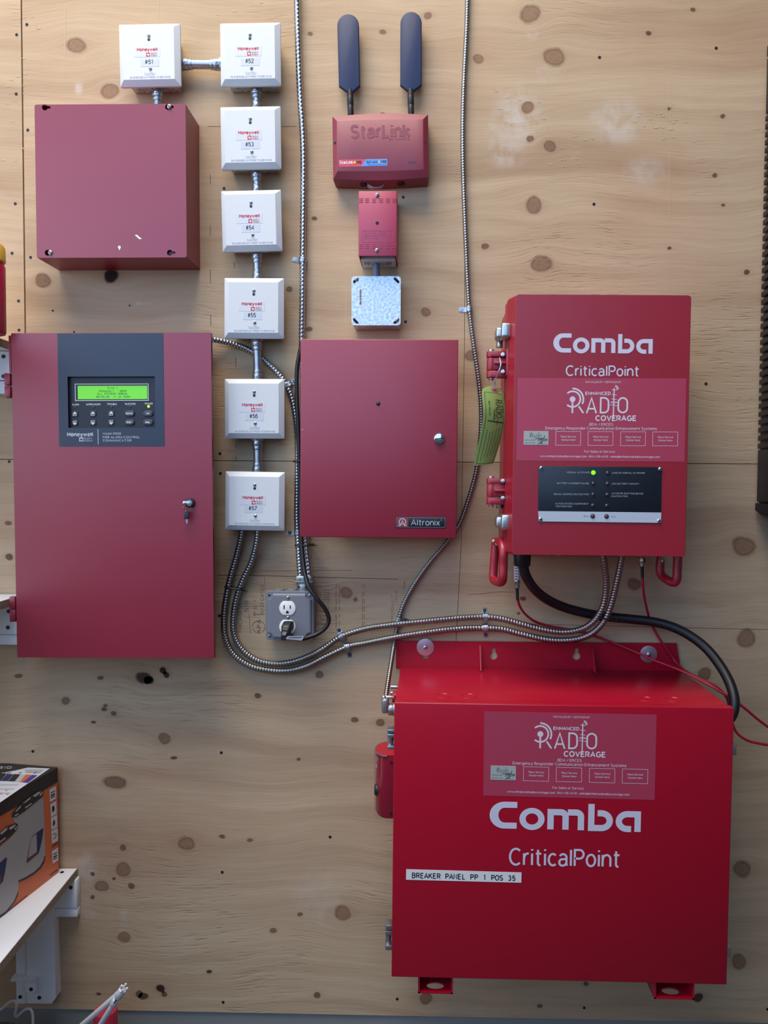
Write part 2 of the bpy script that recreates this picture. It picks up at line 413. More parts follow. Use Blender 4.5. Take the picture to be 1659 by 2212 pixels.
# ------------------------------------------------------------------ lettering: a stroke alphabet, cap height 1, x-height .72
def _g():
    A_ = arc; G = {}
    X = .72
    o = A_(.29, .36, .29, .36, 90, 450, 20)
    G['A'] = .8, [[(0, 0), (.4, 1), (.8, 0)], [(.14, .34), (.66, .34)]]
    G['B'] = .64, [[(0, 0), (0, 1), (.34, 1)] + A_(.36, .765, .24, .235, 90, -90) + [(0, .53)], [(.34, .53)] + A_(.36, .265, .28, .265, 90, -90) + [(0, 0), (0, .53)]]
    G['C'] = .74, [A_(.41, .5, .41, .5, 48, 312, 20)]
    G['D'] = .7, [[(0, .5), (0, 1), (.26, 1)] + A_(.28, .5, .42, .5, 90, -90, 16) + [(0, 0), (0, .5)]]
    G['E'] = .56, [[(.56, 1), (0, 1), (0, 0), (.58, 0)], [(0, .53), (.5, .53)]]
    G['F'] = .53, [[(.54, 1), (0, 1), (0, 0)], [(0, .52), (.47, .52)]]
    G['G'] = .78, [A_(.41, .5, .41, .5, 48, 335, 20) + [(.78, .46), (.45, .46)]]
    G['H'] = .68, [[(0, 0), (0, 1)], [(.68, 0), (.68, 1)], [(0, .53), (.68, .53)]]
    G['I'] = .02, [[(.01, 0), (.01, 1)]]
    G['J'] = .46, [[(.46, 1), (.46, .25)] + A_(.23, .25, .23, .25, 0, -180)]
    G['K'] = .64, [[(0, 0), (0, 1)], [(.62, 1), (0, .38)], [(.24, .6), (.66, 0)]]
    G['L'] = .5, [[(0, 1), (0, 0), (.52, 0)]]
    G['M'] = .84, [[(0, 0), (0, 1), (.42, .1), (.84, 1), (.84, 0)]]
    G['N'] = .68, [[(0, 0), (0, 1), (.68, 0), (.68, 1)]]
    G['O'] = .82, [A_(.41, .5, .41, .5, 90, 450, 24)]
    G['P'] = .6, [[(0, 0), (0, 1), (.32, 1)] + A_(.33, .73, .28, .27, 90, -90) + [(0, .46)]]
    G['Q'] = .82, [A_(.41, .5, .41, .5, 90, 450, 24), [(.5, .25), (.8, -.05)]]
    G['R'] = .64, [[(0, 0), (0, 1), (.34, 1)] + A_(.34, .74, .28, .26, 90, -90) + [(0, .48)], [(.36, .48), (.64, 0)]]
    G['S'] = .62, [A_(.31, .75, .29, .25, 28, 270, 12) + A_(.31, .25, .31, .25, 90, -150, 12)]
    G['T'] = .66, [[(0, 1), (.66, 1)], [(.33, 1), (.33, 0)]]
    G['U'] = .66, [[(0, 1), (0, .32)] + A_(.33, .33, .33, .33, 180, 360) + [(.66, 1)]]
    G['V'] = .74, [[(0, 1), (.37, 0), (.74, 1)]]
    G['W'] = 1.06, [[(0, 1), (.27, 0), (.53, 1), (.79, 0), (1.06, 1)]]
    G['X'] = .7, [[(0, 0), (.68, 1)], [(.02, 1), (.7, 0)]]
    G['Y'] = .7, [[(0, 1), (.35, .44), (.7, 1)], [(.35, .44), (.35, 0)]]
    G['Z'] = .62, [[(0, 1), (.62, 1), (0, 0), (.62, 0)]]
    G['a'] = .54, [A_(.26, .5, .24, .22, 155, 0, 10) + [(.5, .1), (.54, 0)], [(.5, .42), (.24, .40)] + A_(.2, .2, .2, .2, 90, 270, 10) + A_(.24, .26, .26, .26, -90, -5, 8)]
    G['b'] = .58, [[(0, 1), (0, 0)], o]
    G['c'] = .5, [A_(.29, .36, .29, .36, 48, 312, 16)]
    G['d'] = .58, [[(.58, 1), (.58, 0)], o]
    G['e'] = .56, [[(.02, .39), (.56, .39)] + A_(.28, .36, .28, .36, 5, 318, 18)]
    G['f'] = .36, [[(.14, 0), (.14, .8)] + A_(.32, .8, .18, .2, 180, 85, 6), [(0, X), (.36, X)]]
    G['g'] = .58, [o, [(.58, X), (.58, -.04)] + A_(.29, -.04, .29, .22, 0, -150, 10)]
    G['h'] = .54, [[(0, 0), (0, 1)], [(0, .36)] + A_(.28, .44, .26, .28, 165, 0, 10) + [(.54, 0)]]
    G['i'] = .05, [[(.025, 0), (.025, X)], [(.025, .9), (.025, 1.0)]]
    G['j'] = .1, [[(.1, X), (.1, -.1)] + A_(-.02, -.1, .12, .12, 0, -90, 5), [(.1, .9), (.1, 1)]]
    G['k'] = .5, [[(0, 0), (0, 1)], [(.48, X), (0, .28)], [(.18, .44), (.52, 0)]]
    G['l'] = .06, [[(.03, 0), (.03, 1)]]
    G['m'] = .86, [[(0, 0), (0, X)], [(0, .36)] + A_(.22, .46, .21, .26, 165, 0, 8) + [(.43, 0)], [(.43, .36)] + A_(.65, .46, .21, .26, 165, 0, 8) + [(.86, 0)]]
    G['n'] = .54, [[(0, 0), (0, X)], [(0, .36)] + A_(.28, .44, .26, .28, 165, 0, 10) + [(.54, 0)]]
    G['o'] = .58, [o]
    G['p'] = .58, [[(0, X), (0, -.28)], o]
    G['q'] = .58, [[(.58, X), (.58, -.28)], o]
    G['r'] = .3, [[(0, 0), (0, X)], [(0, .36)] + A_(.28, .44, .26, .28, 165, 80, 6)]
    G['s'] = .48, [A_(.24, .54, .22, .18, 30, 270, 10) + A_(.24, .18, .24, .18, 90, -150, 10)]
    G['t'] = .38, [[(.15, .96), (.15, .16)] + A_(.29, .16, .14, .16, 180, 285, 6), [(0, X), (.38, X)]]
    G['u'] = .54, [[(.54, X), (.54, 0)], [(.54, .36)] + A_(.26, .28, .26, .28, -15, -180, 10) + [(0, X)]]
    G['v'] = .54, [[(0, X), (.27, 0), (.54, X)]]
    G['w'] = .8, [[(0, X), (.2, 0), (.4, X), (.6, 0), (.8, X)]]
    G['x'] = .52, [[(0, 0), (.52, X)], [(0, X), (.52, 0)]]
    G['y'] = .54, [[(0, X), (.27, 0)], [(.54, X), (.2, -.24), (.04, -.26)]]
    G['z'] = .48, [[(0, X), (.48, X), (0, 0), (.48, 0)]]
    G['0'] = .56, [A_(.28, .5, .28, .5, 90, 450, 20)]
    G['1'] = .3, [[(0, .78), (.22, 1), (.22, 0)]]
    G['2'] = .56, [A_(.28, .72, .27, .28, 165, -30, 12) + [(0, 0), (.57, 0)]]
    G['3'] = .56, [A_(.27, .75, .25, .25, 150, -90, 12), A_(.27, .26, .28, .26, 90, -150, 12)]
    G['4'] = .58, [[(.44, 0), (.44, 1), (0, .28), (.58, .28)]]
    G['5'] = .56, [[(.5, 1), (.1, 1), (.04, .52)] + A_(.28, .32, .28, .32, 140, -150, 14)]
    G['6'] = .56, [A_(.28, .32, .28, .32, 90, 450, 18), A_(.34, .45, .34, .55, 180, 60, 10)]
    G['7'] = .54, [[(0, 1), (.54, 1), (.16, 0)]]
    G['8'] = .56, [A_(.28, .76, .24, .24, -90, 270, 16), A_(.28, .26, .28, .26, 90, 450, 18)]
    G['9'] = .56, [A_(.28, .68, .28, .32, 90, 450, 18), A_(.22, .55, .34, .55, 0, -120, 10)]
    G['#'] = .6, [[(.14, 0), (.26, 1)], [(.38, 0), (.5, 1)], [(.02, .66), (.6, .66)], [(0, .32), (.58, .32)]]
    G['/'] = .34, [[(0, -.05), (.34, 1.02)]]
    G['-'] = .3, [[(0, .37), (.3, .37)]]
    G['.'] = .04, [[(.02, 0), (.02, .06)]]
    G[':'] = .04, [[(.02, 0), (.02, .09)], [(.02, .54), (.02, .63)]]
    G[','] = .06, [[(.05, .06), (0, -.12)]]
    G['*'] = .12, [[(.06, .32), (.06, .46)]]                      # raised dot between words
    G['@'] = .9, [A_(.45, .38, .45, .5, -40, 300, 24), A_(.45, .36, .2, .22, 90, 450, 14), [(.66, .58), (.66, .2), (.82, .2)]]
    return G
GLY = _g()
def text(mb, s, x0, x1, zb, zt, y, wt=0.13, gap=0.12, mono=False, lift=0.0, caps=False):
    """write s so that it fills x0..x1 with baseline zb and cap line zt"""
    t = wt; sp = gap + t; X = 0.0; items = []
    for ch in s:
        if ch == ' ': X += 0.34 + (0.62 - 0.34 + sp if mono else 0.0); continue
        g = GLY.get(ch)
        if not g: continue
        if mono: items.append((ch, X + (0.62 - g[0]) / 2)); X += 0.62 + sp
        else: items.append((ch, X)); X += g[0] + sp
    tot = X - sp + t; hgt = zt - zb; kx = (x1 - x0) / tot; tt = t * hgt
    tx = min(tt, kx * t * 1.4)
    for ch, ox in items:
        for st in GLY[ch][1]:
            mb.ribbon([(x0 + (ox + t / 2 + px) * kx, zb + tt / 2 + pz * (hgt - tt)) for px, pz in st], (tt + tx) / 2, y, caps=caps, lift=lift)
    return mb

# small hardware used by many things (drawn straight into a mesh)
def pan_screw(mb, x, z, y, r, slot=True):
    t = [(0, r), (-0.35 * r, r * 0.97), (-0.62 * r, 0.72 * r), (-0.72 * r, 0.3 * r)]
    mb.loft([[(x + rr * math.cos(2 * math.pi * k / 18), y + dy, z + rr * math.sin(2 * math.pi * k / 18)) for k in range(18)] for dy, rr in t])
    return mb
def cross(mb, x, z, y, r, a=20, w=0.28):
    for k in (0, 90):
        c, s_ = math.cos(R(a + k)), math.sin(R(a + k)); mb.ribbon([(x - c * r, z - s_ * r), (x + c * r, z + s_ * r)], r * w * 1.6, y)
    return mb
def screw(parent, x, z, y, r, m=None, a=20, name='screw'):
    o = pan_screw(MB(), x, z, y, r).build(name, m or ZINC, parent)
    cross(MB(), x, z, y - 0.725 * r, r * 0.58, a).build('drive_recess', HOLE, o)
    return o

# ------------------------------------------------------------------ the setting
# knots: photograph pixel, radius in mm, darkness, stretch
KN = [(165,98,15,0,1.15),(237,197,15,.0,1.15),(93,606,13,.2,1.2),(240,596,14,1,1.0),(670,73,4,.3,1.2),(827,69,5,.2,1.2),(924,34,7,.1,1.0),
      (1033,127,9,.0,1.1),(1145,30,17,0,1.1),(1197,123,17,0,1.15),(1140,232,11,0,1.0),(1145,300,6,.3,1.1),(1188,316,11,.2,1.0),(1153,443,15,.1,1.1),
      (1048,532,6,.4,1.1),(1170,570,16,.1,1.2),(920,674,8,.1,1.2),(1018,768,10,.1,1.3),(1401,72,4,.7,1.3),(1497,21,4,.6,1.2),(1561,251,4,.6,1.1),
      (1446,235,3,.6,1.2),(1544,379,4,.6,1.2),(1562,443,3,.6,1.2),(1613,588,5,.7,1.0),(1446,536,3,.7,1.2),(679,472,4,.6,1.3),(625,625,5,.4,1.3),(668,711,5,.5,1.2),
      (310,1464,11,.85,1.5),(322,1470,7,.9,1.4),(352,1448,7,.95,.9),(360,1458,6,.9,1.0),(142,1514,8,.3,1.0),(217,1464,4,.5,1.6),(228,1524,3,.5,1.4),(225,1532,4,.6,1.5),
      (246,1541,5,.5,1.1),(202,1560,3,.6,1.6),(355,1595,11,.2,1.1),(248,1690,13,.35,1.7),(403,1822,14,.0,1.1),(266,1831,6,.4,1.1),(266,1878,14,.0,1.1),(220,1914,11,.0,1.2),
      (284,1914,6,.5,1.1),(200,1888,4,.5,1.1),(200,1938,4,.5,1.1),(246,1898,3,.6,1.2),(268,2024,11,.0,1.1),(300,2147,7,.5,1.0),(310,2152,7,.7,1.3),(347,2135,8,.95,1.1),(355,2148,5,.6,1.2),
      (452,2099,4,.8,1.4),(213,2147,3,.7,1.7),(376,1637,3,.7,2.2),(557,1503,5,.6,1.4),(690,1457,7,.4,1.2),(748,1280,11,.1,1.1),(768,1295,4,.4,1.0),(822,1561,8,.4,1.0),(766,1555,5,.5,1.6),
      (1607,1180,18,.1,1.3),(1370,1262,11,.1,1.2),(1130,1293,4,.6,1.5),(1612,1379,17,.1,1.1),(1522,1456,12,.2,1.1),(1603,1877,17,.1,1.0),(1596,2077,15,.1,1.0),(920,2157,12,.2,1.0),(740,1972,14,.0,1.2),
      (1266,2125,4,.5,1.3),(1508,2155,9,.8,1.1),(685,2150,6,.5,1.2),(1166,2173,4,.5,1.3),(20,1203,7,.6,1.0),(18,1130,4,.4,1.8),(40,1460,4,.4,2.0),(480,1807,4,.5,1.4),(540,1815,4,.3,1.5),(645,1640,3,.6,1.2),(648,1975,4,.4,1.3),
      (590,2010,5,.3,1.5),(1120,1325,3,.4,1.0)]
KW = [(U(a, b, 0), r / 1000, dk, st) for a, b, r, dk, st in KN]
CHK = [(1120,250,45,60,.9),(1095,330,40,30,.8),(1150,75,12,10,1.),(1330,265,55,45,.8),(1180,160,30,20,.3),(170,188,8,16,.8),(1390,370,45,30,.5),(690,1940,55,60,.35),(185,1880,22,40,.9),(190,1950,25,45,.5),(270,1980,12,20,.6),(310,655,18,4,.8),(1240,335,12,8,.9),(1085,275,30,50,.6)]
CW = [(U(a, b, 0), rx / 1000, rz / 1000, k) for a, b, rx, rz, k in CHK]

# studs and sheathing behind the plywood
XL, XR, ZT, ZB = U(-260, 1000, 0).x, U(1900, 1000, 0).x, U(800, -160, 0).z, U(800, 2193, 0).z
wall = struct(MB().box(XL - .02, XR + .02, 0.0135, 0.05, 0.0, ZT + .02).build('wall_back', BACKING))
wall['label'] = 'plywood covered wall that carries all the alarm and radio equipment'
xs = U(46, 0, 0).x; zs = U(700, 996.5, 0).z
def panel(x0, x1, z0, z1, sheet, label):
    nx = max(4, int((x1 - x0) / .005)); nz = max(4, int((z1 - z0) / .005))
    gx, gz = np.meshgrid(np.linspace(x0, x1, nx + 1), np.linspace(z0, z1, nz + 1))
    X = gx.ravel(); Z = gz.ravel()
    wp = np.zeros_like(X); ha = np.zeros_like(X); ch = np.zeros_like(X)
    for p, r, dk, st in KW:
        dx = (X - p.x) / 1.25; dz = Z - p.z; q = dx * dx + dz * dz; Rk = r * 1.6
        wp += -dz * Rk * Rk / (q + Rk * Rk * 0.55) * np.exp(-q / (r * 9) ** 2)
        e = np.sqrt((dx / (r * 1.9)) ** 2 + (dz / (r * 1.15)) ** 2); ha = np.maximum(ha, np.exp(-e * e) * min(.9, .55 + dk * .3))
    for p, rx, rz, k in CW:
        ch = np.maximum(ch, k * np.exp(-(((X - p.x) / rx) ** 2 + ((Z - p.z) / rz) ** 2) ** 2))
    V = [(a, 0.0, b) for a, b in zip(X.tolist(), Z.tolist())]; n1 = nx + 1
    F = [(j * n1 + i, j * n1 + i + 1, (j + 1) * n1 + i + 1, (j + 1) * n1 + i) for j in range(nz) for i in range(nx)]
    nb = len(V)                                                        # thickness of the sheet
    V += [(x0, .012, z0), (x1, .012, z0), (x1, .012, z1), (x0, .012, z1)]
    c = (0, nx, nz * n1 + nx, nz * n1)
    bot = list(range(0, nx + 1)); top = [nz * n1 + i for i in range(nx + 1)]; lf = [j * n1 for j in range(nz + 1)]; rg = [j * n1 + nx for j in range(nz + 1)]
    F += [tuple(bot[::-1] + [nb, nb + 1]), tuple(top + [nb + 2, nb + 3]), tuple(lf + [nb + 3, nb]), tuple(rg[::-1] + [nb + 1, nb + 2])]
    nbase = len(F); uv = {}; W_ = wp.tolist() + [0] * 4; Hh = ha.tolist() + [0] * 4; Cc = ch.tolist() + [0] * 4; Dk = [0.0] * len(V)
    for p, r, dk, st in KW:
        if not (x0 - .01 < p.x < x1 + .01 and z0 - .01 < p.z < z1 + .01): continue
        ph = random.random() * 6; b0 = len(V); n = 30
        V.append((p.x, -.00006, p.z)); W_.append(0); Hh.append(.5); Cc.append(0); Dk.append(dk); uv[b0] = (0, 0)
        for k in range(n):
            a = 2 * math.pi * k / n; w = 1 + .07 * math.sin(2 * a + ph) + .03 * math.sin(3 * a + ph * 2)
            x = min(x1, max(x0, p.x + 1.3 * r * st * w * math.cos(a))); z = min(z1, max(z0, p.z + 1.3 * r * w * math.sin(a)))
            dx = (x - p.x) / 1.25; dz = z - p.z; q = dx * dx + dz * dz; Rk = r * 1.6
            V.append((x, -.00006, z)); W_.append(-dz * Rk * Rk / (q + Rk * Rk * .55) * math.exp(-q / (r * 9) ** 2)); Hh.append(.45); Cc.append(0); Dk.append(dk); uv[b0 + 1 + k] = (math.cos(a), math.sin(a))
        F += [(b0, b0 + 1 + k, b0 + 1 + (k + 1) % n) for k in range(n)]
    me = bpy.data.meshes.new('plywood_panel'); me.from_pydata(V, [], F); me.update()
    me.materials.append(PLY); me.materials.append(PLYK)
    mi = np.zeros(len(me.polygons), dtype=np.int32); mi[nbase:] = 1; me.polygons.foreach_set('material_index', mi)
    for nm, arr in (('warp', W_), ('halo', Hh), ('chalk', Cc), ('dark', Dk), ('sheet', [float(sheet)] * len(V))):
        at = me.attributes.new(nm, 'FLOAT', 'POINT'); at.data.foreach_set('value', np.array(arr, dtype=np.float32))
    ul = me.uv_layers.new(name='knot')
    for i in range(nbase, len(me.polygons)):
        for li in me.polygons[i].loop_indices: ul.data[li].uv = uv[me.loops[li].vertex_index]
    o = bpy.data.objects.new('plywood_panel', me); COL.objects.link(o); o.parent = wall; o['label'] = label; return o
pl_a = panel(XL, xs - .0016, zs + .0007, ZT, 0.0, 'narrow plywood strip at the left edge')
pl_b = panel(xs + .0016, XR, zs + .0007, ZT, 3.1, 'upper plywood sheet')
pl_c = panel(XL, XR, ZB, zs - .0007, 6.3, 'lower plywood sheet')

def on_wall(px, py, d=0): v = U(px, py, d); return v.x, v.z
for i, (a, b) in enumerate([(36,75),(58,53),(35,203),(60,281),(33,440),(26,547),(66,556),(40,650),(41,713),(475,980),(476,1023),(484,407),(871,426),(876,695),(1283,441),(1295,124),
            (71,1623),(478,1626),(480,1884),(482,2165),(713,1808),(1525,829),(474,1330),(858,2158),(1262,2177),(1547,104),(20,997),(1658,2180),(160,717),(114,671),(280,660)]):
    x, z = on_wall(a, b); r = .0038 if i not in (28, 29, 30) else .0025
    o = MB().cyl((x, .001, z), (0, -1, 0), r, .0016, 16, r * .8).build('drywall_screw', BLACK_PL, wall)
    cross(MB(), x, z, -.00065, r * .55, 15 + 37 * i).build('drive_recess', HOLE, o)
m = MB()
for a, b0, b1 in [(454,377,397),(454,487,508),(454,582,612),(455,680,704),(506,565,580),(509,773,793),(510,952,968),(510,985,996)]:
    x, z0 = on_wall(a, b0); _, z1 = on_wall(a, b1); m.ribbon([(x, z0), (x + .0006, z1)], .0011, -.0003)
m.ribbon([on_wall(1004, 560), on_wall(1003, 760), on_wall(996, 1180), on_wall(985, 1385)], .0011, -.0003)
m.ribbon([on_wall(470, 1242), on_wall(560, 1243), on_wall(700, 1247), on_wall(860, 1251)], .0013, -.0003)
m.ribbon([on_wall(520, 1236), on_wall(640, 1232), on_wall(760, 1232)], .0007, -.0003)
m.ribbon([on_wall(1010, 1285), on_wall(1080, 1278), on_wall(1110, 1279)], .0007, -.0003)
m.ribbon([on_wall(1140, 1348), on_wall(1400, 1354), on_wall(1659, 1360)], .0009, -.0003)
m.ribbon([on_wall(448, 273), on_wall(560, 273), on_wall(640, 273)], .0007, -.0003)
m.build('pencil_and_seam_marks', PENCIL, wall)
m = MB()
for a, b0, b1 in [(751,0,100),(750,405,530),(748,570,720),(1449,150,260),(1446,330,470),(1440,560,632),(141,20,180),(343,0,45)]:
    m.ribbon([on_wall(a, b0), on_wall(a - 1, b1)], .0009, -.0003)
m.build('pale_guide_lines', PALE_LINE, wall)
m = MB()                                                                # torn, raised splinters of the face veneer
rs = random.Random(3)
for cx_, cy_, w_, h_, n_ in [(1400,262,60,18,16),(1465,285,40,22,8),(1250,300,30,12,4),(1155,260,60,40,6),(30,240,30,120,16),(60,50,20,30,4),(520,55,60,50,7),(1110,230,50,50,6),(1215,330,40,40,10),(1640,272,14,10,3),(1600,860,30,12,5)]:
    for k in range(n_):
        a = cx_ + rs.uniform(-w_, w_); b = cy_ + rs.uniform(-h_, h_); ln = rs.uniform(4, 14); hh = rs.uniform(.6, 1.8)
        m.flat([on_wall(a, b), on_wall(a + ln * .4, b - hh), on_wall(a + ln, b - hh * .3), on_wall(a + ln * .7, b + hh * .6)], -.0005)
m.build('veneer_splinters', mat('torn_veneer', (200, 174, 134), .8, bump=.5, bscale=400), wall)
# faded mill stamp on the lower sheet, reading upwards
def stamp_line(mb, s, px, py0, py1, wpx, wt=.13):
    """vertical writing: cap line at px-wpx .. baseline at px, from py0 (start, lower) up to py1"""
    t = MB(); a = U(px, py0, 0); b = U(px, py1, 0); ln = (b - a).length
    text(t, s, 0, ln, 0, wpx / 1000, 0, wt, .2)
    t.xf(Matrix.Translation((a.x, -.0003, a.z)) @ Matrix.Rotation(-math.pi / 2, 4, 'Y'))
    me = bpy.data.meshes.new('t'); t.bm.to_mesh(me); t.bm.free(); mb.bm.from_mesh(me); bpy.data.meshes.remove(me)
m = MB()
stamp_line(m, 'THICKNESS 0.', 523, 1368, 1288, 8); stamp_line(m, '510', 537, 1322, 1297, 9); stamp_line(m, 'PS 1', 554, 1330, 1296, 6); stamp_line(m, '15/32 CATEG', 570, 1328, 1262, 7); stamp_line(m, 'APA', 564, 1368, 1338, 9, .16)
x, z = on_wall(559, 1354); m.ribbon([(x + .0135 * math.cos(R(a)), z + .0135 * math.sin(R(a))) for a in range(-60, 190, 10)], .0011, -.0003); m.ribbon([(x + .0135 * math.cos(R(a)), z + .0135 * math.sin(R(a))) for a in range(200, 290, 10)], .0011, -.0003)
m.ribbon([on_wall(538, 1326), on_wall(541, 1368)], .001, -.0003); m.ribbon([on_wall(571, 1247), on_wall(573, 1274)], .001, -.0003); m.ribbon([on_wall(546, 1326), on_wall(572, 1327)], .0008, -.0003)
m.ribbon([on_wall(874, 1255), on_wall(872, 1272)], .0012, -.0003)
stamp_line(m, 'PRODUCT', 850, 1345, 1285, 5, .1); stamp_line(m, 'US U 49', 858, 1300, 1276, 5, .1)
m.build('mill_stamp', STAMP, wall)
m = MB()
for a, w_ in ((686, 1.0), (692, .8), (709, .8), (726, 1.6), (733, 1.4), (783, 1.2), (787, 1.0)):
    for q in range(6): m.ribbon([on_wall(a + rs.uniform(-.6, .6), 1262 + q * 16), on_wall(a + rs.uniform(-.6, .6), 1262 + q * 16 + rs.uniform(6, 14))], w_ / 1000, -.0003)
for q in range(5):
    m.ribbon([on_wall(700, 1275 + q * 5), on_wall(713, 1275 + q * 5)], .0012, -.0003); m.ribbon([on_wall(694, 1312 + q * 9), on_wall(704, 1312 + q * 9)], .0011, -.0003)
m.build('bar_stamp', STAMP_RED, wall)

base = struct(MB().box(XL, XR, .004, .0134, 0.0, ZB - .001).build('baseboard_back', GREY_WALL)); base['label'] = 'grey painted strip of wall below the plywood'
fl = struct(MB().box(-2.6, 2.4, -3.6, .0135, -.05, 0.0).build('floor', FLOOR_M)); fl['label'] = 'grey concrete floor'

# ------------------------------------------------------------------ Honeywell-style logo group used on modules and panel
def maker_logo(mb_name, mb_small, f, x0, x1, zb, zt, y, sx0, sz0, sz1):
    text(mb_name, 'Honeywell', x0, x1, zb, zt, y, .2, .10)
    s = sz1 - sz0; mb_name.flat([(sx0, sz0), (sx0 + s, sz0), (sx0 + s, sz1), (sx0, sz1)], y)
    text(mb_small, 'SILENT', sx0 + s * 1.22, x1 - s * .12, sz0 + s * .56, sz1, y, .17, .12)
    text(mb_small, 'KNIGHT', sx0 + s * 1.22, x1, sz0, sz0 + s * .44, y, .17, .12)
def knight_mark(mb, sx0, sz0, s, y):
    mb.flat([(sx0 + s * .18, sz0 + s * .62), (sx0 + s * .4, sz0 + s * .82), (sx0 + s * .52, sz0 + s * .66), (sx0 + s * .84, sz0 + s * .6), (sx0 + s * .84, sz0 + s * .3), (sx0 + s * .6, sz0 + s * .14), (sx0 + s * .34, sz0 + s * .3)], y)

# ------------------------------------------------------------------ large red expander cabinet, upper left
f = Frame('expander_cabinet', [(74, 226), (401, 224), (403, 556), (80, 557)], .092)
tag(f.root, 'plain maroon steel cabinet with four keyhole slots and a chipped front, under module #51', 'cabinet')
w, h, d = f.w / 2, f.h / 2, f.d
b = MB(); b.box(-w + .002, w - .002, -d + .010, -.0005, -h + .002, h - .002, .001); b.build('body', RED_FACP, f.root)
def keyslot(x, z, s=1, lng=.008):                                      # round eye with a narrow slot beside it
    return arc(x, z, .006, .006, 25 if s > 0 else 205, 335 if s > 0 else 515, 14) + [(x + s * (.0055 + lng * .55), z - s * .0026), (x + s * (.0055 + lng * .8), z), (x + s * (.0055 + lng * .55), z + s * .0026)]
sl = [(f.p(97, 232), 1), (f.p(363, 231), 1), (f.p(103, 546), 1), (f.p(367, 546), 1)]
c = MB()
c.plate(rrect(-w, w, -h, h, .004, 3), [keyslot(p[0], p[1], s) for p, s in sl], -d + .0015, -d)
for (x0, x1, z0, z1) in ((-w, -w + .0012, -h + .001, h - .001), (w - .0012, w, -h + .001, h - .001), (-w + .001, w - .001, -h, -h + .0012), (-w + .001, w - .001, h - .0012, h)): c.box(x0, x1, -d + .0012, -.001, z0, z1)
c.build('cover', RED_FACP, f.root)
for (px, py) in ((366, 231), (109, 546)):
    x, z = f.p(px, py); screw(f.root, x, z, -d - .0002, .0048, STEEL)
m = MB(); q = lambda a, b_: f.p(a, b_)
m.flat([q(291, 508), q(296, 507), q(301, 512), q(307, 516), q(301, 517), q(297, 513)], -d - .0004)
m.build('paint_chip', CHALK, f.root, flatshade=True); m = MB()
m.flat([(q(258, 534)[0] + .003 * math.cos(k), q(258, 534)[1] + .003 * math.sin(k)) for k in np.linspace(0, 5.8, 9)], -d - .0004)
m.flat([q(256, 536), q(258, 541), q(260.5, 536)], -d - .0004)
m.build('paint_chip', CHALK, f.root, flatshade=True)

# ------------------------------------------------------------------ seven white monitor modules
MODS = [('51', [(257, 53), (388, 50), (391, 185), (259, 188)]), ('52', [(475, 50), (605, 48), (607, 184), (477, 186)]), ('53', [(476, 231), (605, 229), (608, 364), (478, 366)]),
        ('54', [(478, 413), (606, 409), (610, 541), (480, 544)]), ('55', [(484, 600), (613, 601), (613, 732), (485, 730)]), ('56', [(485, 818), (613, 819), (615, 948), (486, 946)]), ('57', [(487, 1018), (615, 1020), (614, 1147), (486, 1144)])]
WHERE = {'51': 'above the large maroon cabinet', '52': 'topmost of the vertical column', '53': 'second in the column below #52', '54': 'middle of the column below #53', '55': 'level with the silver junction box, below #54', '56': 'left of the conduit bend, below #55', '57': 'lowest of the column with two flexible conduits below'}
MF = {}
NUMX = {'51': 322, '52': 539, '53': 539, '54': 540, '55': 544, '56': 548, '57': 546}
NUMY = {'51': 134, '52': 132, '53': 312, '54': 492, '55': 681, '56': 899, '57': 1098}
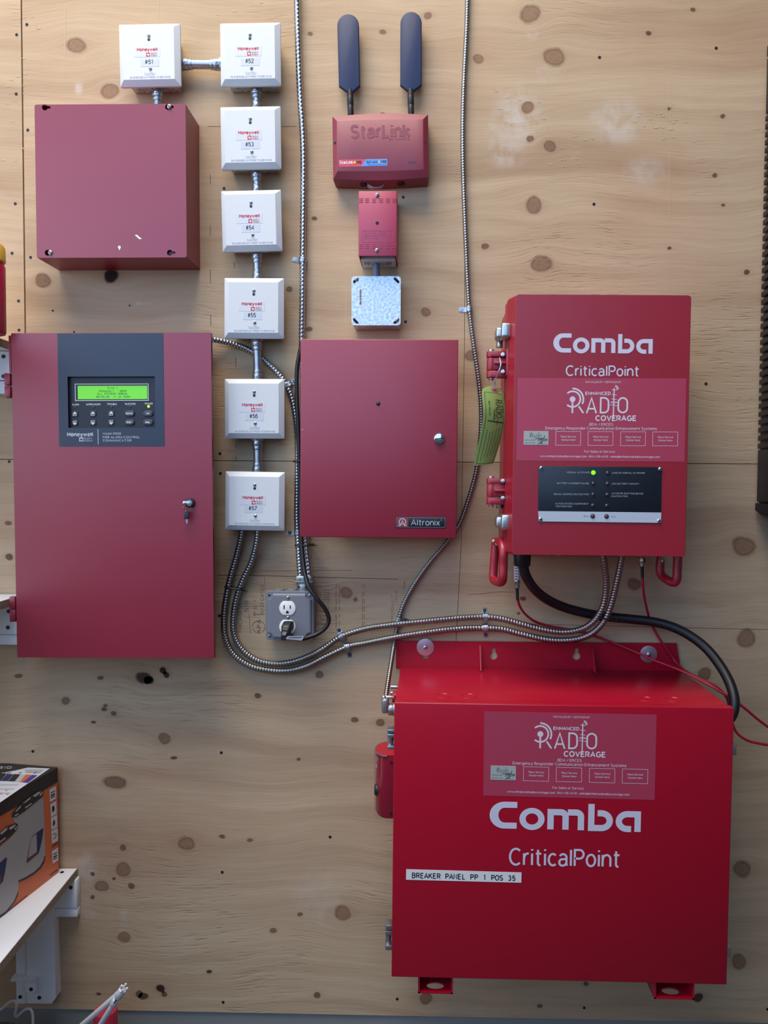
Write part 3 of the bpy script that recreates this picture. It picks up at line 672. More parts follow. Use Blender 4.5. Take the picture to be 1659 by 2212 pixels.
for no, cor in MODS:
    f = Frame('monitor_module', cor, .049); MF[no] = f
    tag(f.root, 'white square module cover numbered #%s, %s' % (no, WHERE[no]), 'module', 'numbered white monitor modules')
    w, h = f.w / 2, f.h / 2; ins = .0105
    cb = MB()
    def sq(x, z, y, r): return [(a, y, b) for a, b in rrect(-x, x, -z, z, r, 3)]
    cb.loft([sq(w - .0004, h - .0004, -.042, .0016), sq(w, h, -.0425, .002), sq(w, h, -.0475, .002), sq(w - .0008, h - .0008, -.0483, .0016), sq(w - ins, h - ins, -.056, .001)])
    cov = cb.build('cover_plate', WHITE_PL, f.root, 20)
    k = (f.root.location.x) * 0
    bx = MB(); bz = -.003
    bx.box(-.051, .051, -.042, -.0005, -.051 + bz, .051 + bz, .0035, 3)
    for s in (-1, 1):
        bx.ring((s * .024, -.02, -.051 + bz), (0, 0, 1), .010, .0008); bx.ring((.051, -.02, bz + s * .024), (1, 0, 0), .010, .0008)
    bx.build('back_box', GALV, f.root)
    y = -.056
    cx_, cz_ = 0.001, 0.0
    screw(cov, cx_, h * .55, y, .0034, STEEL, 30); screw(cov, cx_ + .002, -h * .50, y, .0034, STEEL, 20)
    MB().cyl((cx_, y + .001, h * .43), (0, -1, 0), .0029, .0012, 18).build('indicator_lens', BLACK_PL, cov)
    x0, x1 = -.0300, .0240
    lb = MB(); lb.prism(rrect(x0, x1, -.0078, .0125, .0006, 2), y, y - .0003); lb.build('maker_label', mat('label_white', (204, 206, 211), .35), cov)
    ln = MB(); lg = MB()
    maker_logo(ln, lg, f, x0 + .006, x1 - .0055, .0040, .0112, y - .0005, -.005, -.0068, .0010)
    km = MB(); knight_mark(km, -.005, -.0068, .0078, y - .0006)
    a = ln.build('red_lettering', RED_INK, cov, flatshade=True); km.build('knight_mark', WHITE_INK, a, flatshade=True); lg.build('small_lettering', mat('rose_grey_ink', (170, 96, 108), .5), a, flatshade=True)
    nx, nz = f.p(NUMX[no], NUMY[no], .056)
    nl = MB(); nl.prism(rrect(nx - .018, nx + .021, nz - .0092, nz + .0062, .0006, 2), y, y - .0003); nl = nl.build('number_label', mat('label_white2', (196, 200, 208), .35), cov)
    text(MB(), '#' + no, nx - .0085, nx + .0085, nz - .0042, nz + .0048, y - .0005, .13, .12).build('number', DARK_INK, nl, flatshade=True)
    cm = MB(); text(cm, 'CAUTION', -.0095, .0125, -h * .70, -h * .70 + .0052, y, .15, .12, lift=.0004)
    text(cm, 'DE-ENERGIZE UNIT PRIOR TO SERVICING', -.040, .044, -h * .79, -h * .79 + .0036, y, .16, .14, lift=.0004)
    cm.build('raised_caution_lettering', mat('white_plastic_relief', (188, 191, 198), .42), cov, flatshade=True)

# ------------------------------------------------------------------ rigid conduit stubs between the modules
def rigid(label, p0, p1, r=.0088, con=(True, True)):
    a = Vector(p0); b = Vector(p1); mid = (a + b) / 2; ax = (b - a).normalized(); L = (b - a).length
    root = empty('steel_conduit', mid); tag(root, label, 'conduit', 'short rigid conduits between the modules')
    MB().cyl(a - mid, ax, r, L, 24).build('pipe', ZINC, root)
    for k, (p, s) in enumerate(((a, 1), (b, -1))):
        if not con[k]: continue
        m = MB(); q = p - mid; m.cyl(q, ax * s, r * 1.32, .014, 24, b=.001); m.cyl(q + ax * s * .013, ax * s, r * 1.18, .009, 24, b=.0008); m.cyl(q - ax * s * .002, ax * s, r * 1.55, .004, 8)
        c = m.build('connector', ZINC, root)
        side = Vector((0, -1, 0)); e = MB(); e.cyl(q + ax * s * .008 + side * r * 1.2, side, .0032, .0035, 14, b=.0006); e.build('set_screw', STEEL, c)
dC = .024
rigid('horizontal steel conduit joining modules #51 and #52', U(393, 139, dC), U(478, 140, dC))
rigid('steel conduit stub from module #51 down to the maroon cabinet', U(341, 196, dC), U(340, 236, dC), con=(True, False))
for (a, b_, px, y0, y1) in (('52', '53', 554, 190, 240), ('53', '54', 555, 370, 420), ('54', '55', 556, 546, 608), ('55', '56', 556, 735, 822), ('56', '57', 557, 950, 1022)):
    rigid('vertical steel conduit stub between modules #%s and #%s' % (a, b_), U(px - 1, y0, dC), U(px + (1 if b_ != '57' else 0), y1, dC))

# ------------------------------------------------------------------ radio communicator with two paddle antennas
f = Frame('radio_communicator', [(717, 250), (925, 247), (926, 383), (720, 387)], .040)
tag(f.root, 'maroon plastic radio communicator with two black paddle antennas and raised lettering', 'communicator')
w, h = f.w / 2, f.h / 2
def bowed(x, zt, zb, bow, y, n=12):
    return [(-x + 2 * x * i / n, y, zt + bow * math.sin(math.pi * i / n)) for i in range(n + 1)] + [(x - 2 * x * i / n, y, zb - bow * math.sin(math.pi * i / n)) for i in range(n + 1)]
m = MB()
m.loft([bowed(w - .004, h - .002, -h - .004, .003, -.0006), bowed(w - .002, h, -h - .004, .004, -.006), bowed(w, h, -h, .0045, -.036), bowed(w - .0008, h - .0008, -h + .0008, .0045, -.039),
        bowed(w - .0095, h - .012, -h + .013, .0015, -.0455), bowed(w - .0115, h - .0135, -h + .0145, .0012, -.0462)])
bd = m.build('housing', RED_PLAS, f.root, 25)
m = MB(); m.prism(arc(0, 0, .006, .0045, 0, 180), -.030, -.034); m.xf(Matrix.Translation((f.p(826, 244)[0], 0, h + .004))); m.build('latch_bump', RED_PLAS, f.root)
for px, py in ((725, 309), (917, 308)):
    x, z = f.p(px, py); o = MB().cyl((x, -.0385, z), (0, -1, 0), .0036, .0042, 20).build('screw_socket', BLACK_PL, bd); pan_screw(MB(), x, z, -.0428, .0024).build('screw', BLACK_SHEET, o)
y = -.0462
m = MB(); x0, x1, z0, z1 = f.rect(757, 269, 886, 297, .0465); text(m, 'StarLink', x0, x1, z0, z1, y + .0002, .19, .10, lift=.0006); m.build('raised_lettering', RED_PLAS, bd)
m = MB(); x0, x1, z0, z1 = f.rect(841, 298, 885, 302, .0465); text(m, 'BY NAPCO', x0, x1, z0, z1, y + .0002, .2, .2, lift=.0005); m.build('raised_small_lettering', RED_PLAS, bd)
x0, x1, z0, z1 = f.rect(732, 345, 837, 358.5, .0465)
st = MB().prism(rrect(x0, x1, z0, z1, .0018, 3), y, y - .0003).build('product_sticker', ROSE_STK, bd); st['label'] = 'rose and blue product sticker'
W_ = x1 - x0
m = MB(); a = x0 + W_ * .56
m.flat([(x0 + W_ * .46, z0 + .0004), (a, z1 - .0004), (x1 - .0012, z1 - .0004), (x1 - .0004, z1 - .0014), (x1 - .0004, z0 + .0014), (x1 - .0012, z0 + .0004)], y - .0005); m.build('blue_field', BLUE_STK, st, flatshade=True)
text(MB(), 'StarLink', x0 + .0015, x0 + W_ * .29, z0 + .0052, z1 - .0022, y - .0007, .2, .1).build('white_lettering', WHITE_INK, st, flatshade=True)
m = MB(); text(m, 'FIRE', x0 + W_ * .36, x0 + W_ * .47, z0 + .0056, z1 - .003, y - .0007, .17, .12); text(m, 'SLE-MAX', x0 + W_ * .57, x0 + W_ * .80, z0 + .0058, z1 - .003, y - .0007, .17, .12); text(m, '-FIRE', x0 + W_ * .85, x0 + W_ * .985, z0 + .0058, z1 - .003, y - .0007, .17, .12)
text(m, 'Dual SIM LTE Communicator', x0 + W_ * .60, x0 + W_ * .985, z0 + .0016, z0 + .0036, y - .0007, .16, .1)
m.build('dark_lettering', DARK_INK, st, flatshade=True)
m = MB(); m.flat(arc(x0 + W_ * .325, (z0 + z1) / 2 + .001, .003, .003, 0, 340, 16), y - .0008); m.flat(arc(x0 + W_ * .825, (z0 + z1) / 2 + .001, .0019, .0028, 0, 340, 14), y - .0008); m.build('amber_badge', YEL_STK, st, flatshade=True)
for px in (884, 889.5, 895):
    x, z = f.p(px, 350.5, .0465); MB().flat(arc(x, z, .0017, .0026, 0, 345, 14), y - .0003).build('status_light_window', mat('smoked_lens', (62, 26, 44), .3), bd, flatshade=True)
for px in (786, 866):                                                    # cable notches along the bottom edge
    x, z = f.p(px, 394, .025); MB().loft([[(x + .008 * math.cos(a), -.024 + .0055 * math.sin(a), -h - .0083 + q) for a in np.linspace(0, 6.0, 16)] for q in (0, .003)]).build('cable_notch', HOLE, f.root)
def antenna(pxs, top, neck, stem, lean):
    # px extents of the blade at top and bottom
    (tx0, tx1), (bx0, bx1) = pxs; dd = .026
    P = lambda a, b: f.p(a, b, dd)
    a0 = P(tx0, top[0]); outl = []
    hw = (tx1 - tx0) / 2; cx_ = (tx0 + tx1) / 2
    for i in range(13):
        an = R(180 - 180 * i / 12); outl.append(P(cx_ + hw * math.cos(an) * (1 if abs(math.cos(an)) < .9 else 1), top[0] + 24 - 24 * math.sin(an)))
    outl += [P(bx1, neck[0]), P(stem[0] + 5.5, neck[1]), P(stem[0] - 5.5, neck[1]), P(bx0, neck[0])]
    m = MB(); m.prism(outl, -.018, -.0265, .0022, 3); bl = m.build('antenna_blade', BLUE_BLACK, f.root)
    m = MB(); zt = P(stem[0], neck[1] - 6)[1]; zb = P(stem[1], 250)[1]; xt = P(stem[0], 200)[0]; xb = P(stem[1], 245)[0]
    v0 = Vector((xt, -.0225, zt)); v1 = Vector((xb, -.0225, zb)); ax = (v1 - v0).normalized(); L = (v1 - v0).length
    m.cyl(v0, ax, .0058, L * .22, 20, .0066); m.cyl(v0 + ax * L * .23, ax, .0067, L * .35, 20, b=.0006); m.cyl(v0 + ax * L * .58, ax, .0063, L * .42, 20, b=.0006)
    m.cyl(v0 + ax * L * .48 + Vector((0, -.006, 0)), (0, -1, 0), .0014, .0012, 12)
    m.build('antenna_stem', BLACK_SHEET, bl)
antenna(((728.5, 775), (732, 777.5)), (30,), (185, 199), (756, 757.5), 0)
antenna(((865, 911), (864.5, 911)), (25,), (183, 197), (887, 888), 0)
# grey ribbon cable looping under the communicator
m = MB()
def strap(mb, pts, wd, th=.0007):
    mb.tube(pts, wd, 8, rf=None, flat=th / wd)
P3 = [U(a, b, d) for a, b, d in ((793, 392, .024), (795, 400, .030), (803, 406, .034), (815, 407, .034), (826, 403, .032), (829, 397, .026), (826, 391, .022))]
rb = empty('ribbon_cable', P3[3]); tag(rb, 'grey ribbon cable looping out under the radio communicator', 'cable')
def loopband(pts, half, name, mt, par, off=0.0):
    C_ = catmull([p - rb.location for p in pts], 6); n = len(C_); m = MB(); lo = []
    for i, p in enumerate(C_):
        t = (C_[min(n - 1, i + 1)] - C_[max(0, i - 1)]).normalized(); wv = Vector((.25, -1.0, .15)).normalized(); wv = (wv - t * wv.dot(t)).normalized(); nn = t.cross(wv)
        lo.append([p + wv * (off - half) + nn * .0004, p + wv * (off + half) + nn * .0004, p + wv * (off + half) - nn * .0004, p + wv * (off - half) - nn * .0004])
    m.loft(lo); return m.build(name, mt, par)
loopband(P3, .0035, 'grey_conductors', GREY_PVC, rb); loopband(P3, .0008, 'red_marked_edge', CARTON_PINK, rb, -.0045)

# ------------------------------------------------------------------ small relay box, its grey nipple and the steel junction box
f = Frame('relay_box', [(775, 413), (857, 412), (857, 553), (774, 553)], .075)
tag(f.root, 'narrow raspberry red relay box with vent slots below the radio communicator', 'box')
w, h = f.w / 2, f.h / 2; d = .075
m = MB(); m.box(-w, w, -d, -d + .0022, -h, h, .0012); m.box(-w, -w + .0022, -d + .001, -.0005, -h, h, .0008); m.box(w - .0022, w, -d + .001, -.0005, -h, h, .0008); m.box(-w + .001, w - .001, -d + .001, -.0005, h - .0022, h, .0008)
cv = m.build('cover', RED_RELAY, f.root)
dz = f.p(815, 575, 0)[1]
m = MB()
for rw in (433, 532):
    for k, px in enumerate((780, 793, 808, 823, 838, 852)):
        for q in range(3):
            x, z = f.p(px, rw - 3.7 + q * 3.7); m.box(x - .0042, x + .0042, -d - .0006, -d + .0006, z - .0006, z + .0006, .0004, 1)
m.build('vent_ribs', RED_RELAY, cv)
m = MB(); x0, x1, z0, z1 = f.rect(782.5, 498.5, 849, 523); m.ribbon(rrect(x0, x1, z0, z1, .002, 3) + [rrect(x0, x1, z0, z1, .002, 3)[0]], .0006, -d, lift=.0004)
text(m, 'MULTI VOLTAGE', x0 + .004, x1 - .016, z1 - .0065, z1 - .0035, -d, .14, lift=.0003); text(m, 'RELAY MODULE CONTACT', x0 + .004, x1 - .006, z1 - .0115, z1 - .0085, -d, .14, lift=.0003); text(m, 'RATING', x0 + .004, x1 - .03, z1 - .0165, z1 - .0135, -d, .14, lift=.0003)
m.build('moulded_nameplate', RED_RELAY, cv)
for px, py in ((815, 421.5), (814.5, 541)): x, z = f.p(px, py); screw(cv, x, z, -d, .0042, STEEL, 5)
x, z = f.p(815, 482); MB().cyl((x, -d + .0004, z), (0, -1, 0), .0034, .0006, 20).build('indicator_hole', HOLE, cv)
m = MB(); m.box(-w + .0035, w - .0035, -.055, -.001, -h - .004, h - .006, .001); md = m.build('relay_module', GREY_PLAS, f.root)
for x0, x1 in ((-w + .007, -w + .022), (w - .026, w - .007)):
    o = MB().poly([(x0, -.052, -h - .0043), (x1, -.052, -h - .0043), (x1, -.016, -h - .0043), (x0, -.016, -h - .0043)]).build('rating_label', CARTON_WHT, md, flatshade=True)
    q = MB()
    for k in range(6): q.poly([(x0 + .002 + k * .0022, -.048, -h - .0046), (x0 + .003 + k * .0022, -.048, -h - .0046), (x0 + .003 + k * .0022, -.022 - (k % 3) * .006, -h - .0046), (x0 + .002 + k * .0022, -.022 - (k % 3) * .006, -h - .0046)])
    q.build('fine_print', DARK_INK, o, flatshade=True)
a = U(812, 553, .034); b_ = U(813, 604, .030); root = empty('conduit_nipple', (a + b_) / 2); tag(root, 'short grey plastic conduit nipple between the relay box and the silver junction box', 'conduit')
ax = (b_ - a).normalized(); m = MB(); m.cyl(a - root.location, ax, .0081, (b_ - a).length, 26); m.build('pipe', GREY_PVC, root); m = MB(); m.cyl(a - root.location, ax, .0115, .008, 26, b=.0008); m.build('collar', GREY_PVC, root)

f = Frame('junction_box', [(759, 597), (866, 597), (865, 703), (760, 703)], .046)
tag(f.root, 'square galvanised steel junction box with a blank mottled cover and barcode sticker', 'junction box')
w, h = f.w / 2, f.h / 2; d = .046
m = MB(); m.box(-w + .003, w - .002, -d + .001, -.0005, -h - .001, h - .003, .003, 3); m.build('box_body', GALV, f.root)
m = MB()
def slot(x, z, a, L=.010, r=.0028):
    ca, sa = math.cos(R(a)), math.sin(R(a)); pts = arc(L / 2, 0, r, r, -90, 90, 8) + arc(-L / 2, 0, r, r, 90, 270, 8)
    return [(x + p * ca - q * sa, z + p * sa + q * ca) for p, q in pts]
k = .0085
m.plate(rrect(-w, w, -h, h, .006, 4), [slot(-w + k, h - k, 45), slot(w - k, h - k, -45), slot(-w + k, -h + k, -45), slot(w - k, -h + k, 45)], -d + .0005, -d - .0014)
cv = m.build('blank_cover', mat('mottled_galvanised', (196, 206, 214), .38, .55, bump=.3, bscale=260, var=.34, vscale=190), f.root, 30)
MB().box(-w + .004, w - .004, -d + .0003, -d + .0008, -h + .004, h - .004).build('slot_shade_sheet', HOLE, f.root)  # near-black sheet behind the cover, painted-in shade for its slots
screw(cv, -w + k + .002, h - k + .002, -d - .0012, .0045, STEEL, 40); screw(cv, w - k + .001, -h + k + .002, -d - .0012, .0045, STEEL, 10)
x0, x1, z0, z1 = f.rect(776.5, 623.5, 783, 663.5)
bl = MB().prism(rrect(x0, x1, z0, z1, .0018, 3), -d - .0014, -d - .0017).build('barcode_sticker', CARTON_WHT, cv)
m = MB(); zz = z0 + .005; rr_ = random.Random(5)
while zz < z1 - .003:
    t = rr_.choice((.0004, .0007, .0011)); m.flat([(x0 + .0004, zz), (x1 - .002, zz), (x1 - .002, zz + t), (x0 + .0004, zz + t)], -d - .0019); zz += t + rr_.choice((.0004, .0006, .0009))
m.build('barcode', DARK_INK, bl, flatshade=True)

# ------------------------------------------------------------------ power supply cabinet in the middle
f = Frame('power_supply_cabinet', [(649, 732), (991, 734), (985, 1162), (648, 1161)], .095)
tag(f.root, 'flat red power supply cabinet with a slotted silver lock and small black nameplate', 'cabinet')
w, h = f.w / 2, f.h / 2; d = .095; PS = f
m = MB(); m.box(-w + .055, w - .06, -d + .012, -.0005, -h + .05, h - .02, .002); m.build('body', RED_BOX, f.root)
m = MB(); m.box(-w, w, -d, -d + .012, -h, h, .0016, 3); dr = m.build('door', RED_BOX, f.root)
m = MB(); x, z = f.p(817, 872); m.ball((x, -d - .0008, z), .0036, (1, .6, 1)); m.cyl((x, -d + .0008, z), (0, -1, 0), .0042, .0014, 20); m.build('indicator_lens', BLACK_PL, dr)
x, z = f.p(949, 948); m = MB(); m.cyl((x, -d + .001, z), (0, -1, 0), .0108, .006, 32, b=.0012); m.cyl((x, -d - .0045, z), (0, -1, 0), .0088, .003, 32, b=.0008); lk = m.build('lock', CHROME, dr)
m = MB(); ca, sa = math.cos(R(6)), math.sin(R(6)); m.ribbon([(x - .0092 * ca, z - .0092 * sa), (x + .0092 * ca, z + .0092 * sa)], .0022, -d - .0077); m.build('slot', HOLE, lk)
x0, x1, z0, z1 = f.rect(855, 1116.5, 963, 1141)
npl = MB().prism(rrect(x0, x1, z0, z1, .0014, 3), -d + .0004, -d - .001, .0004).build('nameplate', BLACK_DEEP, dr)
m = MB(); m.ribbon(rrect(x0 + .0016, x1 - .0016, z0 + .0016, z1 - .0016, .001, 3) + [(rrect(x0 + .0016, x1 - .0016, z0 + .0016, z1 - .0016, .001, 3))[0]], .0004, -d - .0012)
sc = (x1 - x0) / 108.0; hh = (z0 + z1) / 2
text(m, 'Altronix', x0 + 33 * sc, x0 + 95 * sc, hh - 6.5 * sc, hh + 7 * sc, -d - .0013, .12, .12); m.ribbon(arc(x0 + 98 * sc, hh + 6 * sc, 1.5 * sc, 1.5 * sc, 0, 350), .0003, -d - .0013)
m.build('silver_lettering', SILVER_INK, npl, flatshade=True)
x2 = x0 + 27 * sc
rd = MB().flat([(x0 + 3 * sc, z0 + 3 * sc), (x2, z0 + 3 * sc), (x2, z1 - 3 * sc), (x0 + 3 * sc, z1 - 3 * sc)], -d - .0011).build('red_emblem_field', mat('emblem_red', (150, 44, 56), .4), npl, flatshade=True)
m = MB(); ex = x0 + 14.5 * sc; m.ribbon([(ex - 9 * sc, hh - 7 * sc), (ex - 4.5 * sc, hh - 6.5 * sc)] + arc(ex, hh + 1 * sc, 7.2 * sc, 7.2 * sc, 235, -55, 18) + [(ex + 4.5 * sc, hh - 6.5 * sc), (ex + 9 * sc, hh - 7 * sc)], 2.2 * sc, -d - .0013)
m.ribbon([(ex - 4 * sc, hh - 6.5 * sc), (ex, hh + 4 * sc), (ex + 4 * sc, hh - 6.5 * sc)], 1.8 * sc, -d - .0013); m.ribbon([(ex - 2.5 * sc, hh - 3 * sc), (ex + 2.5 * sc, hh - 3 * sc)], 1.6 * sc, -d - .0013)
m.build('emblem', SILVER_INK, rd, flatshade=True)
MB().flat([f.p(652.5, 926.5), f.p(654.5, 928), f.p(653, 929.5)], -d - .0003).build('paint_chip', CHALK, dr, flatshade=True)

# ------------------------------------------------------------------ fire alarm control panel
f = Frame('fire_alarm_panel', [(24, 719), (455.5, 719), (462.5, 1421), (37, 1421)], .10)
tag(f.root, 'tall crimson fire alarm control panel with a green display and keypad', 'alarm panel')
w, h = f.w / 2, f.h / 2; d = .10; FA = f
m = MB(); m.box(-w + .026, w - .026, -.075, -.0005, -h + .012, h - .012, .002); m.build('body', RED_FACP, f.root)
kx0, kx1, kz0, kz1 = f.rect(145.5, 813, 336, 924)
m = MB()
m.plate(rrect(-w, w, -h, h, .0025, 2), [[(kx0, kz0), (kx0, kz1), (kx1, kz1), (kx1, kz0)]], -d + .0016, -d)
for b_ in ((-w, -w + .0016, -h, h), (w - .0016, w, -h, h), (-w + .001, w - .001, -h, -h + .0016), (-w + .001, w - .001, h - .0016, h)): m.box(b_[0], b_[1], -d + .001, -.089, b_[2], b_[3], .0006, 1)
dr = m.build('door', RED_FACP, f.root)
bx0, bx1, bz0, bz1 = f.rect(124, 720.5, 355.5, 964)
m = MB(); m.plate([(bx0, bz0), (bx0, bz1), (bx1, bz1), (bx1, bz0)], [[(kx0 + .0006, kz0), (kx0 + .0006, kz1 - .0006), (kx1, kz1 - .0006), (kx1, kz0)]], -d - .0001, -d - .0006)
ov = m.build('faceplate_overlay', BLACK_PANEL, dr); ov['label'] = 'slate black faceplate with white lettering'
dk = -d + .007
m = MB(); m.box(kx0 - .002, kx1 + .002, dk, dk + .006, kz0 - .002, kz1 + .002); kp = m.build('keypad', BLACK_DEEP, dr); kp['label'] = 'recessed black keypad'
K = lambda a, b: f.p(a, b, -dk)
x0, z1 = K(162, 829); x1, z0 = K(322, 866)
m = MB(); m.plate([(x0, z0), (x0, z1), (x1, z1), (x1, z0)], [[(x0 + .0018, z0 + .0018), (x0 + .0018, z1 - .0018), (x1 - .0018, z1 - .0018), (x1 - .0018, z0 + .0018)]], dk + .0003, dk - .0012); m.build('display_frame', SILVER_INK, kp)
m = MB(); m.box(x0 + .0014, x1 - .0014, dk - .0004, dk + .001, z0 + .0014, z1 - .0014); m.build('display_bezel', BLACK_PL, kp)
a0, a1 = K(168, 833.5); b0, b1 = K(318.5, 862)
lc = MB().flat([(a0, b1), (b0, b1), (b0, a1), (a0, a1)], dk - .0006).build('lit_display', LCD, kp, flatshade=True); lc['label'] = 'glowing green text display'
lt = MB()
for s, xx0, xx1, yy in (('Site 1', 232.5, 254.5, 838), ('Honeywell - 6808', 214.5, 273.5, 844.5), ('ALL SYSTEMS NORMAL', 210.5, 276.5, 850.5), ('08/06/26  11:34:52AM', 207.5, 281, 857)):
    p0 = K(xx0, yy + 2.3); p1 = K(xx1, yy - 2.3); text(lt, s, p0[0], p1[0], p0[1], p1[1], dk - .0008, .15, .14, mono=True)
lt.build('display_text', LCD_INK, kp, flatshade=True)
m = MB()
for s, xx0, xx1, yy in (('ALARM', 155.5, 171, 874), ('SUPERVISORY', 186, 218, 873.5), ('TROUBLE', 231, 252.5, 873), ('SILENCED', 270, 293, 872.5), ('POWER', 313, 330, 872)):
    p0 = K(xx0, yy + 2); p1 = K(xx1, yy - 2); text(m, s, p0[0], p1[0], p0[1], p1[1], dk - .0003, .16, .14)
m.build('keypad_lettering', WHITE_INK, kp, flatshade=True)
for px, py, mt in ((162.5, 880, LED_OFF), (202, 879.5, LED_OFF), (241.5, 879, LED_OFF), (281, 878.5, LED_OFF), (321, 878, LED_AMBER)):
    x, z = K(px, py); MB().ball((x, dk - .0004, z), .0021 if mt is LED_OFF else .0026, (1, .5, 1)).build('status_light', mt, kp)
KEYB = mat('key_cap', (52, 56, 64), .4, bump=.1)
for px in (162.5, 201.5, 241):
    for py, up in ((894.5, 1), (913.5, 0)):
        x, z = K(px, py - (px - 162) * .012); r = .0058
        kc = MB().box(x - r, x + r, dk - .0018, dk, z - r, z + r, .0008).build('scroll_key', KEYB, kp)
        t = MB(); s = 1 if up else -1
        t.flat([(x - .0046, z - s * .0003), (x + .0046, z - s * .0003), (x, z + s * .0050)], dk - .0021); text(t, 'BACK' if up else 'NEXT', x - .0042, x + .0042, z - .0040 if up else z + .0016, z - .0016 if up else z + .0040, dk - .0021, .2, .12); t.build('key_legend', WHITE_INK, kc, flatshade=True)
for s, px, py in (('SILENCE', 280.5, 893.5), ('ACK', 320.5, 893.5), ('RESET', 280.5, 912.5), ('DRILL', 320.5, 912.5)):
    x, z = K(px, py); kc = MB().prism(rrect(x - .0102, x + .0102, z - .006, z + .006, .0058, 6), dk, dk - .0028, .0012, 3).build('rounded_key', KEYB, kp)
    hw = {'SILENCE': .0072, 'ACK': .0036, 'RESET': .0054, 'DRILL': .0048}[s]
    t = MB(); text(t, s, x - hw, x + hw, z - .0019, z + .0019, dk - .003, .2, .12); t.build('key_legend', WHITE_INK, kc, flatshade=True)
y = -d - .0008; m = MB(); P = lambda a, b: f.p(a, b)
a0 = P(145.5, 943); a1 = P(201, 933.5); text(m, 'Honeywell', a0[0], a1[0], a0[1], a1[1], y, .24, .1)
b0 = P(171.5, 953.5); s = P(180, 945)[0] - b0[0]; m.flat([(b0[0], b0[1]), (b0[0] + s, b0[1]), (b0[0] + s, b0[1] + s), (b0[0], b0[1] + s)], y)
a0 = P(181, 949); a1 = P(199.5, 945.3); text(m, 'SILENT', a0[0], a1[0], a0[1], a1[1], y, .15, .12); a0 = P(181, 954); a1 = P(201, 950.4); text(m, 'KNIGHT', a0[0], a1[0], a0[1], a1[1], y, .15, .12)
a0 = P(212, 927); a1 = P(212, 960); m.ribbon([a0, (a0[0], a1[1])], .0013, y)
a0 = P(222.5, 939); a1 = P(261.5, 934); text(m, 'Model 6808', a0[0], a1[0], a0[1], a1[1], y, .13, .13)
a0 = P(222.5, 947); a1 = P(302.5, 942); text(m, 'FIRE ALARM CONTROL', a0[0], a1[0], a0[1], a1[1], y, .17, .15); a0 = P(222.5, 954); a1 = P(284.5, 949); text(m, 'COMMUNICATOR', a0[0], a1[0], a0[1], a1[1], y, .17, .15)
m.build('faceplate_lettering', SILVER_INK, ov, flatshade=True)
km = MB(); knight_mark(km, b0[0], b0[1], s, y - .0001); km.build('knight_mark', BLACK_PANEL, ov, flatshade=True)
for y0, y1 in ((807, 861), (1287, 1342)):                                # hinge knuckles on the left edge
    a0 = f.v(24 if y0 < 1000 else 35, y0, d - .02); a1 = f.v(24 if y0 < 1000 else 35, y1, d - .02); m = MB(); L = (a0 - a1).length
    for k in range(2): m.box(a0.x - .0085, a0.x + .004, -d + .008, -d + .022, a1.z + L * (.5 * k) + .0006, a1.z + L * (.5 * k + .5) - .0006, .0015, 2)
    m.build('hinge', RED_FACP, f.root)
m = MB(); a0 = f.v(22, 726, d - .012); a1 = f.v(24.5, 806, d - .012); m.box(a0.x, a0.x + .004, -d + .006, -d + .02, a1.z, a0.z); m.build('inner_flange', RED_FACP, f.root)
x, z = f.p(411, 1086); m = MB(); m.cyl((x, -d + .001, z), (0, -1, 0), .0098, .008, 30, b=.0012); lk = m.build('lock', BLACK_PL, dr)
m = MB(); m.cyl((x, -d - .0065, z), (0, -1, 0), .0058, .0016, 24); m.build('lock_core', STEEL, lk)
# keys hanging in the lock
kl = f.M @ Vector((x, -d - .008, z)); kr = empty('key_set', kl); tag(kr, 'two small keys on a wire ring hanging from the alarm panel lock', 'keys')
m = MB(); m.prism([(-.010, -.001), (-.0125, .0025), (-.010, .006), (-.004, .0045), (.003, .001), (.004, -.0025), (-.003, -.003)], -.0015, -.003, .0004); m.xf(Matrix.Rotation(R(-14), 4, 'Y')); m.build('inserted_key', STEEL, kr)
m = MB(); m.ring((-.0035, -.004, -.0088), (.15, 1, .2), .0088, .0006, 30, 6); m.build('key_ring', CHROME, kr)
m = MB(); m.prism(rrect(-.0088, .0012, -.033, -.0165, .003, 4), -.003, -.0062, .0008); k2 = m.build('key_head', BLACK_PL, kr); k2['label'] = 'black plastic key head'
m = MB(); m.prism([(-.0055, -.033), (-.0045, -.0405), (-.003, -.042), (-.0012, -.0405), (-.001, -.033)], -.004, -.0052); m.build('key_blade', STEEL, k2)
MB().ring((-.0045, -.0062, -.0172), (1, .3, 0), .0024, .0006, 14, 6).build('key_head_clip', STEEL, k2)

# ------------------------------------------------------------------ outlet box
f = Frame('outlet_box', [(572, 1278), (677, 1278), (677, 1384), (572, 1384)], .055)
tag(f.root, 'grey square outlet box with a white duplex receptacle', 'outlet')
w, h = f.w / 2, f.h / 2; d = .055; OB = f
m = MB(); m.box(-w + .002, w - .002, -.040, -.0005, -h + .002, h - .002, .004, 3)
m.build('box_body', GREY_COVER, f.root)
m = MB(); m.loft([[(a, -.039, b) for a, b in rrect(-w, w, -h, h, .007, 5)], [(a, -.046, b) for a, b in rrect(-w, w, -h, h, .007, 5)], [(a, -.049, b) for a, b in rrect(-w + .001, w - .001, -h + .001, h - .001, .007, 5)]]); cv = m.build('cover_rim', GREY_COVER, f.root)
k = .0175
def notched(g, r):                                                     # raised face with scooped corners
    X, Z = w - g, h - g; q = k - g
    return arc(X, Z, q, q, 180, 270, 6)[::1] + [] if False else (arc(X, Z, q, q, 270, 180, 6) + arc(-X, Z, q, q, 0, -90, 6) + arc(-X, -Z, q, q, 90, 0, 6) + arc(X, -Z, q, q, 180, 90, 6))
